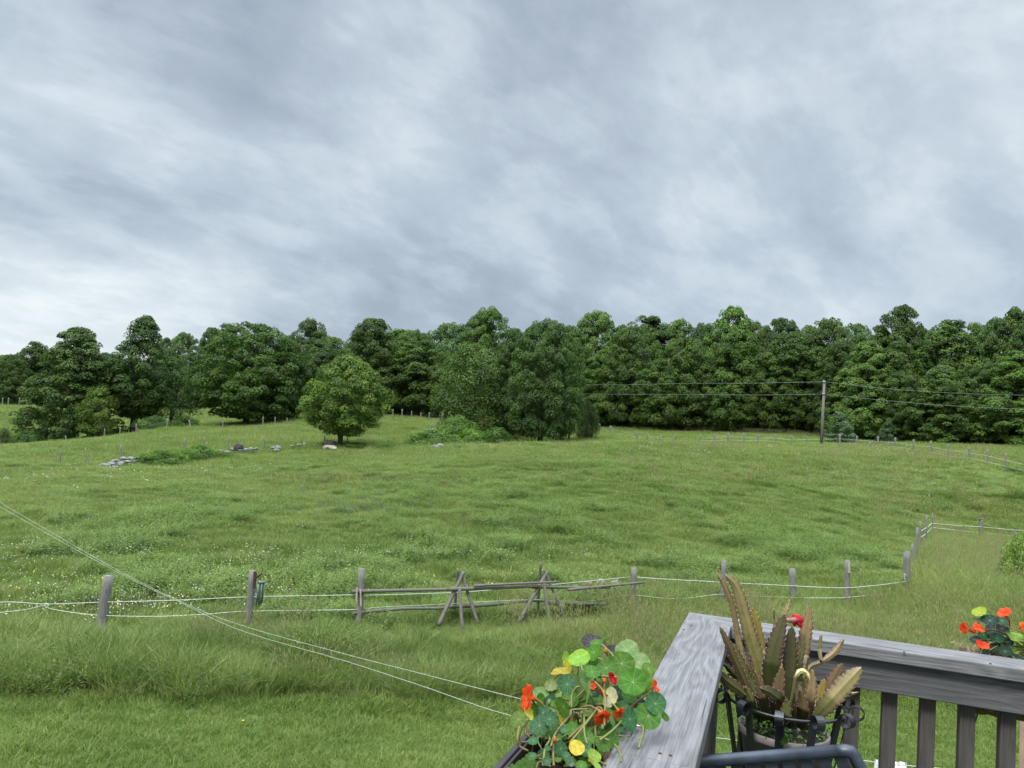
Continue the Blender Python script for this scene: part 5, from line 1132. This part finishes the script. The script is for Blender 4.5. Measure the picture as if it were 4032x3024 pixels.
lathe([(RP*.93, zr-.021), (RP*1.0, zr-.022), (RP*1.02, zr-.016), (RP*1.02, zr-.002), (RP*1.0, zr), (RP*.965, zr-.001), (RP*.955, zr-.005), (RP*.93, zr-.03)], CS, 'pot', 'rim', pot)
lathe([(0.001, -.288), (RP*.66, -.289)], CS, 'pot', 'base', pot)
lathe([(RP*.93, zr-.022), (RP*.6, zr-.014), (RP*.3, zr-.012), (.001, zr-.010)], CS, 'soil', 'soil', pot)
# little weeds on the pot soil
wv = variants('x', []) if False else None
pw = empty('pot_weed', CS+UZ*(zr-.01), 'tiny bright green weeds creeping over the pot soil under the cactus', 'weeds'); _upd()
V = []; F = []
for i in range(900):
    a = rn.uniform(0, 2*pi); rr = RP*math.sqrt(rn.uniform(.25, 1.06)); c = CS+Vector((cos(a)*rr, sin(a)*rr, zr+rn.uniform(-.010, .030))); s = rn.uniform(.003, .008)
    if i > 490: c = at(*P8(rn.uniform(760, 800), rn.uniform(1400, 1460)), DC-RP-.02); 
    ax = Vector((rn.uniform(-1, 1), rn.uniform(-1, 1), rn.uniform(-.5, .8))).normalized()*s; sx = ax.cross(Vector((rn.uniform(-1, 1), rn.uniform(-1, 1), 1))).normalized()*s*.6; b0 = len(V); V += [c-ax, c+sx, c+ax, c-sx]; F.append([b0, b0+1, b0+2, b0+3])
mb = MB(); mb.v = V; mb.f = F; mb.build('foliage', flat('pot_weed_leaf', (.09, .19, .035), c2=(.13, .26, .05)), pw)
def pad_mat(name, g, tn, ed):
    m, N = mat_new(name); tc = N.n('ShaderNodeTexCoord'); ob = tc.outputs['Object']
    e = N.n('ShaderNodeAttribute', attribute_name='edge').outputs['Fac']; l = N.n('ShaderNodeAttribute', attribute_name='along').outputs['Fac']
    n1 = N.n('ShaderNodeTexNoise', {'Vector': ob, 'Scale': 28.0, 'Detail': 6.0, 'Roughness': .6}).outputs['Fac']; n2 = N.n('ShaderNodeTexNoise', {'Vector': ob, 'Scale': 160.0, 'Detail': 4.0}).outputs['Fac']
    f = N.math('ADD', N.math('MULTIPLY', l, .55), N.math('MULTIPLY', n1, .9)); c = N.mix(N.ramp(f, [(.40, 0.0), (.85, 1.0)]), g, tn)
    c = N.mix(N.ramp(N.math('ADD', e, N.math('MULTIPLY', N.math('SUBTRACT', n1, .5), .5)), [(.55, 0.0), (.95, .9)]), c, ed)
    rib = N.ramp(e, [(.0, 1.0), (.10, 0.0)]); c = N.mix(N.math('MULTIPLY', rib, .35), c, tuple(q*.5 for q in tn))
    c = N.mix(.35, c, N.ramp(n2, [(.3, .0), (.7, .32)]), 'SOFT_LIGHT')
    p = N.n('ShaderNodeBsdfPrincipled', {'Base Color': c, 'Roughness': .48, 'Specular IOR Level': .4})
    N.link(N.n('ShaderNodeBump', {'Height': N.math('ADD', n1, N.math('MULTIPLY', n2, .4)), 'Strength': .35, 'Distance': .002}).outputs[0], p.inputs['Normal'])
    finish(N, p.outputs[0]); return m
PM = {'tan': pad_mat('cactus_tan', (.13, .145, .040), (.31, .25, .105), (.15, .08, .045)), 'green': pad_mat('cactus_green', (.045, .085, .018), (.12, .12, .035), (.10, .035, .025)), 'dark': pad_mat('cactus_dark', (.045, .082, .016), (.095, .085, .03), (.08, .025, .03)),
      'rose': pad_mat('cactus_rose', (.16, .14, .050), (.31, .22, .11), (.17, .08, .045)), 'yellow': pad_mat('cactus_yellow', (.15, .16, .035), (.30, .24, .06), (.24, .12, .05)), 'purple': pad_mat('cactus_purple', (.08, .095, .030), (.15, .105, .045), (.15, .045, .05)), 'pale': pad_mat('cactus_pale', (.50, .46, .18), (.62, .55, .25), (.5, .4, .2))}
M['areole'] = simple('white_areole', (.55, .50, .44), .9)
M['padtip'] = simple('reddish_shoot', (.30, .12, .10), .6)
cac = empty('orchid_cactus', CS+UZ*(zr-.01), 'orchid cactus with flat notched tan and green pads and one red flower', 'cactus'); _upd()
PADS = [  # path in crop pixels, half widths, kind, depth offset, yaw
 ([(700, 1330), (655, 1120), (600, 900), (520, 640), (455, 400), (400, 220), (315, 125)], [38, 50, 56, 56, 46, 38, 14], 'tan', .02, 5), ([(600, 1330), (520, 1050), (430, 700), (370, 380), (300, 200), (245, 102)], [16, 22, 24, 24, 20, 5], 'rose', .04, 10),
 ([(650, 1300), (620, 950), (590, 680), (555, 500), (528, 392)], [25, 38, 42, 36, 12], 'yellow', .07, -10), ([(730, 1340), (680, 1100), (680, 880), (705, 720), (745, 570), (785, 440)], [36, 58, 64, 62, 50, 16], 'dark', -.03, 8), ([(770, 1340), (780, 1100), (820, 900), (830, 720), (842, 540)], [34, 52, 54, 50, 24], 'dark', -.01, -12),
 ([(740, 820), (745, 560), (790, 420), (830, 325)], [20, 26, 32, 8], 'tan', .08, 30), ([(900, 1200), (900, 950), (930, 720), (960, 540), (985, 372)], [26, 40, 50, 46, 14], 'rose', .06, 5), ([(600, 1310), (480, 1010), (385, 790), (320, 640), (270, 540)], [22, 32, 34, 26, 10], 'purple', .0, 10),
 ([(640, 1330), (560, 1170), (450, 1060), (320, 960), (210, 842)], [26, 44, 46, 38, 10], 'green', -.04, 10), ([(640, 1310), (560, 1110), (480, 940), (410, 780), (372, 672)], [26, 42, 46, 40, 14], 'green', .02, -8), ([(650, 1290), (590, 1040), (520, 900), (455, 760)], [20, 32, 30, 10], 'yellow', .05, 8),
 ([(560, 1180), (440, 990), (360, 890), (292, 822)], [18, 26, 26, 8], 'green', .05, 0), ([(500, 1000), (420, 880), (340, 790), (290, 735)], [16, 22, 24, 8], 'green', .08, 0), ([(960, 1350), (1060, 1220), (1180, 1090), (1290, 970), (1392, 862)], [34, 56, 64, 62, 22], 'tan', -.02, -5),
 ([(980, 1330), (1060, 1150), (1140, 1010), (1240, 832)], [30, 52, 56, 18], 'purple', .03, 6), ([(930, 1000), (980, 868), (1080, 815), (1180, 740), (1256, 632)], [10, 15, 20, 26, 10], 'rose', .05, -6), ([(1072, 815), (1062, 710), (1075, 602)], [9, 15, 8], 'tan', .05, 0), ([(940, 1350), (970, 1180), (1000, 1020), (1002, 880)], [26, 40, 38, 14], 'rose', -.05, 8),
 ([(860, 1330), (880, 1060), (890, 830), (945, 655)], [24, 42, 40, 16], 'green', .03, 10), ([(800, 1260), (845, 1080), (870, 950), (905, 893), (955, 905), (982, 962)], [7, 9, 12, 17, 17, 10], 'pale', -.08, 0), ([(840, 1340), (770, 1150), (680, 1065), (585, 1020)], [26, 42, 44, 14], 'dark', -.08, 10),
 ([(840, 1340), (900, 1190), (950, 1060), (930, 930)], [26, 40, 34, 10], 'green', -.02, 0), ([(720, 1340), (720, 1120), (765, 860)], [26, 48, 20], 'purple', -.06, 6), ([(660, 1330), (610, 1080), (548, 892)], [26, 42, 16], 'purple', -.05, -6), ([(980, 1310), (1050, 1120), (1100, 955)], [26, 44, 16], 'yellow', .02, 5), ([(900, 1340), (930, 1180), (910, 1040)], [30, 44, 16], 'purple', -.06, 12),
 ([(760, 1000), (765, 800), (760, 620)], [18, 28, 14], 'yellow', .07, 14), ([(700, 560), (700, 480), (702, 406)], [5, 6, 5], 'purple', .08, 0), ([(950, 1000), (958, 880), (974, 778)], [7, 7, 6], 'purple', .0, 0), ([(560, 1260), (520, 1120), (470, 1010)], [18, 30, 12], 'green', -.07, 0), ([(1180, 1150), (1280, 1085), (1370, 1058)], [14, 15, 5], 'rose', .02, 0), ([(730, 1350), (790, 1230), (800, 1110)], [26, 40, 12], 'green', -.09, 0)]
for pi_, (pts, ws, kd, dd, yaw) in enumerate(PADS):
    rr_ = random.Random(pi_); A = smooth_path([(*p, w, i/(len(pts)-1)) for i, (p, w) in enumerate(zip(pts, ws))], max(36, int(sum(math.dist(pts[i], pts[i+1]) for i in range(len(pts)-1))/9)))
    N_ = len(A); wp = .4966/FPX*DC; V = []; ED = []; AL = []; NTC = []
    Lsum = 0; step = 46*wp*.9; last = None; prof_x = (-1, -.86, -.45, -.08, 0, .08, .45, .86, 1)
    cs = []
    for i, q_ in enumerate(A):
        base_t = min(1, i/(N_*.45)); P_ = at(*P8(q_[0], q_[1]), DC+dd*base_t*1.6 - .0); cs.append(P_)
    cyc = 0
    for i, q_ in enumerate(A):
        P_ = cs[i]; tdir = (cs[min(i+1, N_-1)]-cs[max(i-1, 0)]).normalized(); v_ = vdir(P_); yv_ = radians(yaw*1.6); sd_ = tdir.cross(v_).normalized(); nn = sd_.cross(tdir).normalized()
        if nn.dot(v_) < 0: nn = -nn
        sd_ = (sd_*cos(yv_)+nn*sin(yv_)).normalized(); nn = tdir.cross(sd_).normalized()
        if nn.dot(v_) < 0: nn = -nn
        if last is not None: cyc += (P_-last).length/step
        last = P_; w = q_[2]*wp*(1.10+.05*sin(i*.55+pi_)+.04*sin(i*.21+pi_*2)); end = 1-max(0, (i/(N_-1)-.93)/.07)**2*.75
        for side_i, u in enumerate(prof_x):
            saw = ((cyc+(.5 if u < 0 else 0)) % 1.0); notch = 1-.24*(1-min(1, saw*1.15))**1.5 if abs(u) > .8 and q_[2] > 12 else 1
            th_ = {0: .0042, .08: .0032, .45: .0018, .86: .0012, 1: .0004}[abs(u)]*(1.6 if q_[2] < 16 else 1)
            bow = .10*w*(1-u*u)
            V.append(P_+sd_*u*w*end*notch+nn*(th_+bow*.3)); ED.append(abs(u)); AL.append(q_[3])
        for side_i, u in enumerate(prof_x[::-1]):
            saw = ((cyc+(.5 if u < 0 else 0)) % 1.0); notch = 1-.24*(1-min(1, saw*1.15))**1.5 if abs(u) > .8 and q_[2] > 12 else 1
            th_ = {0: .0042, .08: .0032, .45: .0018, .86: .0012, 1: .0004}[abs(u)]*(1.6 if q_[2] < 16 else 1)
            V.append(P_+sd_*u*w*end*notch-nn*(th_-.10*w*(1-u*u)*.3)); ED.append(abs(u)); AL.append(q_[3])
        if q_[2] > 12 and i > N_*.25:
            for sgn in (-1, 1):
                ph_ = (cyc+(.5 if sgn < 0 else 0)) % 1.0; prev = getattr(rr_, 'pp%d' % (sgn+1), .5)
                if ph_ < prev: NTC.append(P_+sd_*sgn*w*end*.93)
                setattr(rr_, 'pp%d' % (sgn+1), ph_)
    m_ = 18; F = []
    for i in range(N_-1):
        for k in range(m_): F.append([i*m_+k, i*m_+(k+1) % m_, (i+1)*m_+(k+1) % m_, (i+1)*m_+k])
    F.append([(N_-1)*m_+k for k in range(m_)]); nb_ = len(V); nf_ = len(F)
    for c in NTC:
        s = .0010; b0 = len(V)
        for dx in ((s, 0, 0), (-s, 0, 0), (0, s, 0), (0, -s, 0), (0, 0, s), (0, 0, -s)): V.append(c+Vector(dx)); ED.append(1); AL.append(1)
        for tri in ((0, 2, 4), (2, 1, 4), (1, 3, 4), (3, 0, 4), (2, 0, 5), (1, 2, 5), (3, 1, 5), (0, 3, 5)): F.append([b0+t for t in tri])
    me = bpy.data.meshes.new('pad'); me.from_pydata([tuple(v-cac.location) for v in V], [], F); me.shade_smooth(); me.materials.append(PM[kd]); me.materials.append(M['areole'])
    for k in range(nf_, len(F)): me.polygons[k].material_index = 1
    for nm, arr in (('edge', ED), ('along', AL)):
        at_ = me.attributes.new(nm, 'FLOAT', 'POINT'); at_.data.foreach_set('value', np.array(arr, np.float32))
    o = bpy.data.objects.new('pad', me); COL.objects.link(o); o.parent = cac
# the flower: a tube with pointed petals
fc = at(*P8(880, 482), DC+.06); fb = at(*P8(800, 487), DC-.02); ax = (at(*P8(935, 462), DC+.05)-fb).normalized()
stem(cac, [fb, fb.lerp(fc, .5)-UZ*.002, fc-ax*.012], .0062, .0075, 'padtip', 'flower_tube')
V = []; F = []; t_ = ax.cross(UZ).normalized(); b_ = ax.cross(t_)
for lay, (L, W_, op, n_) in enumerate([(.034, .011, .50, 7), (.038, .011, .26, 6), (.030, .007, 1.05, 6)]):
    for k in range(n_):
        a = 2*pi*k/n_+lay*.45; rd = t_*cos(a)+b_*sin(a); sx = ax.cross(rd); nu, nv = 7, 5; o0 = len(V); L = L*.85
        for i in range(nu):
            u = i/(nu-1)
            for j in range(nv):
                s = j/(nv-1)*2-1; wd = .9*W_*math.sin(pi*min(.985, .10+u*.89))
                V.append(fc+ax*(L*(u*(1-.35*op)-.35))+rd*(.008+L*op*(math.sin(u*2.2)*.62)-.004*s*s)+sx*wd*s)
        for i in range(nu-1):
            for j in range(nv-1): F.append([o0+i*nv+j, o0+i*nv+j+1, o0+(i+1)*nv+j+1, o0+(i+1)*nv+j])
mb = MB(); mb.v = V; mb.f = F; mb.build('flower', M['crimson'], cac)

# ------------------------------------------------------------------ metal chair
dl, dr = 1.80, 1.72
TL = at(2560, 3014, dl); TR = at(3352, 2954, dr); rad = .0135
TL.z = (TL.z+0); ch = empty('patio_chair', Vector(((TL.x+TR.x)/2, (TL.y+TR.y)/2-.2, K.z-.955)), 'dark blue black metal patio chair, its slatted back at the bottom edge', 'chair'); _upd()
ax_ = (TR-TL); ax_.normalize(); dn = (at(3405, 3060, dr-.012)-TR).normalized(); dn2 = Vector((ax_.x*.10, ax_.y*.1+.02, -1)).normalized()
mb = MB()
side = dn
zfloor = K.z-.955
RB_ = TR+dn*.42; RB_.z = zfloor+.44; LB_ = TL+dn2*.42; LB_.z = zfloor+.44; RBm = TR+dn*.12
mb.tube(smooth_path([LB_, TL+(LB_-TL)*.35, TL+(LB_-TL)*.06, TL+ax_*.03+Vector((0, 0, .0))], 12)+[TL+ax_*.06]+[TR-ax_*.03], rad, 14)
mb.build('back_frame', M['chair'], ch)
mb = MB(); mb.tube([TR-ax_*.035, TR-ax_*.012, TR-ax_*.003+dn*.003, TR+dn*.012, RBm, RB_], [rad, rad, rad*1.12, rad, rad, rad], 14); mb.build('back_post', M['chair'], ch)
nsl = 11; W_ = (TR-TL).length
for i in range(nsl):
    t = .10+.84*i/(nsl-1); a = TL.lerp(TR, t)-UZ*.006; b_ = LB_.lerp(RB_, t)+UZ*.03; strip([a, a.lerp(b_, .5)+Vector((0, .02, 0)), b_], ax_, .026, .005, 'chair', 'back_slat', ch)
fw = Vector((ax_.y, -ax_.x, 0)).normalized()
if fw.y > 0: fw = -fw
mb = MB(); mb.tube([LB_, RB_, RB_+fw*.46, LB_+fw*.46, LB_], .014, 10); mb.build('seat_frame', M['chair'], ch)
for i in range(12): t = .04+.92*i/11; strip([LB_.lerp(RB_, t), LB_.lerp(RB_, t)+fw*.46], ax_, .028, .005, 'chair', 'seat_slat', ch)
for p in (LB_, RB_, LB_+fw*.46, RB_+fw*.46): mb = MB(); mb.tube([p, Vector((p.x, p.y, zfloor+.002))], .014, 10); mb.build('leg', M['chair'], ch)

# ------------------------------------------------------------------ coir basket with nasturtium outside the right rail
def P2(x, y): return (3300+x*.3762, 2400+y*.3762)
a0 = on_b(3812, 2550, -.10)[0]; aC = a0+.24
bk = empty('coir_basket', KP(aC, -.13, -.22), 'coconut fibre lined trough basket hooked outside the right rail', 'basket'); _upd()
mb = MB(); nb = 24; na = 9
for i in range(nb+1):
    a = a0+.48*i/nb
    for k in range(na):
        th = pi*k/(na-1); rr = .10*(1+.05*mnoise.noise(Vector((a*30, th*3, 0)))); mb.v.append(KP(a, -.115-cos(th)*rr*-1, -.035+mnoise.noise(Vector((a*25, k, 3)))*.008 - sin(th)*rr*1.7))
for i in range(nb):
    for k in range(na-1): mb.f.append([i*na+k, i*na+k+1, (i+1)*na+k+1, (i+1)*na+k])
mb.f.append([k for k in range(na)]); mb.f.append([nb*na+k for k in range(na)][::-1]); mb.build('liner', M['coir'], bk)
mb = MB()
for i in range(420):
    a = a0+rn.uniform(-.01, .16); p = KP(a, -.115+rn.uniform(-.09, .09), -.040+rn.uniform(0, .02)); q = p+Vector((rn.uniform(-.03, .03), rn.uniform(-.03, .03), rn.uniform(-.006, .022))); mb.tube([p, p.lerp(q, .5)+UZ*.004, q], .0007, 3, cap=False)
mb.build('fibres', simple('straw_fibre', (.42, .31, .17), .9), bk)
mb = MB(); rim = [KP(a0, -.02, -.034), KP(a0, -.22, -.034), KP(a0+.48, -.22, -.034), KP(a0+.48, -.02, -.034), KP(a0, -.02, -.034)]; mb.tube(rim, .0035, 6)
for i in range(6):
    a = a0+.02+.44*i/5; mb.tube([KP(a, -.115-cos(pi*k/8)*.105*-1, -.034-sin(pi*k/8)*.2) for k in range(9)], .0025, 6, cap=False)
mb.build('wire_frame', M['iron'], bk)
n2 = empty('nasturtium', KP(aC, -.115, .0), 'dark leaved nasturtium with red flowers in the coir basket at the right edge', 'plant'); _upd()
DK = (.018, .045, .028)
dcen = KP(aC, -.115).y
def dR(px): _, q = on_b(px, 2500, -.115); return q.y
L2 = [(1590, 115, 82, DK, .6, 100), (1718, 118, 66, (.03, .085, .05), .9, 90), (1525, 265, 57, TE, .9, 90), (1650, 225, 95, (.03, .03, .03), .7, 90), (1665, 300, 62, (.03, .10, .05), .8, 90), (1715, 365, 60, TE, .8, 80), (1430, 315, 48, DK, .7, 120), (1640, 405, 66, DK, .8, 90), (1690, 462, 38, (.05, .14, .05), .8, 90), (1800, 482, 36, TE, .8, 90),
      (1850, 280, 78, YG, .6, 60), (1900, 335, 60, YG, .6, 30), (1850, 432, 42, YG, .7, 90), (1915, 440, 66, (.17, .27, .04), .7, 60), (1480, 25, 68, (.30, .36, .03), .65, 110), (1450, 110, 48, (.12, .17, .05), .5, 90), (1780, 340, 50, DK, .8, 90), (1750, 440, 62, DK, .8, 90), (1580, 440, 58, DK, .8, 90), (1720, 200, 55, (.03, .03, .03), .7, 90), (1500, 350, 55, DK, .7, 90), (1830, 500, 50, DK, .7, 90),
      (1980, 300, 70, LG_, .8, 60), (2050, 400, 75, DG, .8, 90), (2020, 480, 60, TE, .8, 90), (1960, 500, 55, DK, .8, 90), (1560, 480, 45, DK, .7, 90), (1900, 520, 40, DK, .7, 90), (1670, 380, 45, DK, .8, 60)]
for i, (x, y, r, col, s, phi) in enumerate(L2):
    px, py = P2(x, y); d = dR(px)+rn.uniform(-.05, .05); c = at(px, py, d); n = tilt_normal(c, s, phi); R_ = r*.3762/FPX*d
    nleaf(n2, c, n, R_, col, 300+i); s0 = KP(a0+rn.uniform(.05, .40), -.115+rn.uniform(-.05, .05), .0); stem(n2, [s0, s0.lerp(c, .5)+Vector((rn.uniform(-.02, .02), 0, .01)), c-n*.002], .0024, .0015, 'stem')
for i, (x, y, r, mt, s, phi) in enumerate([(1325, 195, 58, 'redpetal', .5, 180), (1462, 195, 55, 'redpetal', .5, 45), (1745, 45, 68, 'redpetal', .5, 120), (1510, 380, 62, 'redpetal', .6, 60), (1935, 190, 52, 'orangepetal', .6, 0), (1400, 225, 34, 'redpetal', .4, 250)]):
    px, py = P2(x, y); d = dR(px)-.06; c = at(px, py, d); n = tilt_normal(c, s, phi); R_ = r*.3762/FPX*d; nflower(n2, c, n, R_, mt, 70+i, throat='redpetal'); s0 = KP(a0+.12+rn.uniform(-.04, .1), -.115, .0); e_ = c-n*R_*.6; stem(n2, [s0, s0.lerp(e_, .6)+Vector((.01, 0, .02)), e_], .0022, .0016, 'redstem')
line(n2, [at(*P2(x, y), dR(3800)-.05) for x, y in ((1400, 440), (1370, 320), (1330, 260), (1282, 228))], .0011, 'newwood', 'tendril', 12); line(n2, [at(*P2(x, y), dR(3800)-.05) for x, y in ((1340, 420), (1270, 370), (1225, 340), (1170, 345))], .0009, 'newwood', 'tendril', 12)

# ------------------------------------------------------------------ clothesline, cloths, stake, buttercup
cl_ = empty('clothesline', at(2005, 2817, 7.0), 'two strand white clothesline slanting down across the view to the deck', 'clothesline'); _upd()
line(cl_, [at(*p, d) for p, d in [((-900, 1480), 31), ((0, 1995), 20), ((420, 2230), 15), ((720, 2377), 12.5), ((950, 2483), 11), ((1350, 2600), 9.2), ((1650, 2697), 8.0), ((2010, 2817), 7.0), ((2400, 2872), 6.0), ((2810, 2904), 5.2), ((3100, 2948), 4.7), ((3389, 2993), 4.3), ((3568, 3014), 4.1), ((4100, 3060), 3.6)]], .0026, 'cord', 'cord', 78)
line(cl_, [at(*p, d) for p, d in [((-900, 1450), 31), ((0, 1978), 20), ((420, 2221), 15), ((720, 2372), 12.5), ((950, 2462), 11), ((1350, 2573), 9.2), ((1650, 2650), 8.0), ((2050, 2752), 7.0), ((2400, 2835), 6.1), ((2650, 2876), 5.5), ((2810, 2904), 5.2)]], .0026, 'cord', 'cord', 60)
for (x0, x1, lab) in ((3445, 3468, 'narrow white cloth hanging on the clothesline beside a baluster'), (3510, 3570, 'wider white cloth folded over the clothesline between two balusters')):
    p0 = at(x0, 3000+(x0-3445)*.1, 4.22); p1 = at(x1, 3000+(x1-3445)*.1, 4.12); mb = MB(); nx, nz = 10, 8
    for sgn, base in ((1, 0), (-1, 1)):
        for i in range(nx):
            for k in range(nz): q = p0.lerp(p1, i/(nx-1)); mb.v.append(q+Vector((0, sgn*(.004+.012*k/nz+.006*sin(i*1.3)), .012-.20*k/(nz-1)*(1 if sgn > 0 else .8))))
    for s_i in (0, 1):
        for i in range(nx-1):
            for k in range(nz-1): o_ = s_i*nx*nz; mb.f.append([o_+i*nz+k, o_+(i+1)*nz+k, o_+(i+1)*nz+k+1, o_+i*nz+k+1])
    for i in range(nx-1): mb.f.append([i*nz, (i+1)*nz, nx*nz+(i+1)*nz, nx*nz+i*nz])
    tag(mb.build('hanging_cloth', M['cloth'], None, origin=p0), lab, 'cloth')
mb = MB(); p = at(4030, 2790, 3.4); b = Vector((p.x, p.y, g1(p.x, p.y)-.1)); mb.tube([b, p], [.014, .012], 8); tag(mb.build('garden_stake', simple('tan_stake', (.20, .13, .085), .8), None, origin=b), 'thin tan wooden stake at the right edge below the rail', 'stake')
p = pz(957, 2837, .1); e = empty('buttercup', (p.x, p.y, g1(p.x, p.y)), 'single yellow buttercup in the mown lawn at the left', 'flower'); _upd()
mb = MB(); mb.tube([(p.x, p.y, g1(p.x, p.y)), p], .0025, 5); mb.build('stem', M['stem'], e)
mb = MB()
for k in range(5):
    a = 2*pi*k/5; ax = Vector((cos(a), sin(a), .25)); sx = Vector((-sin(a), cos(a), 0)); b0 = len(mb.v); mb.v += [p, p+ax*.012+sx*.010, p+ax*.022, p+ax*.012-sx*.010]; mb.f.append([b0, b0+1, b0+2, b0+3])
mb.build('petals', M['yellowfl'], e)
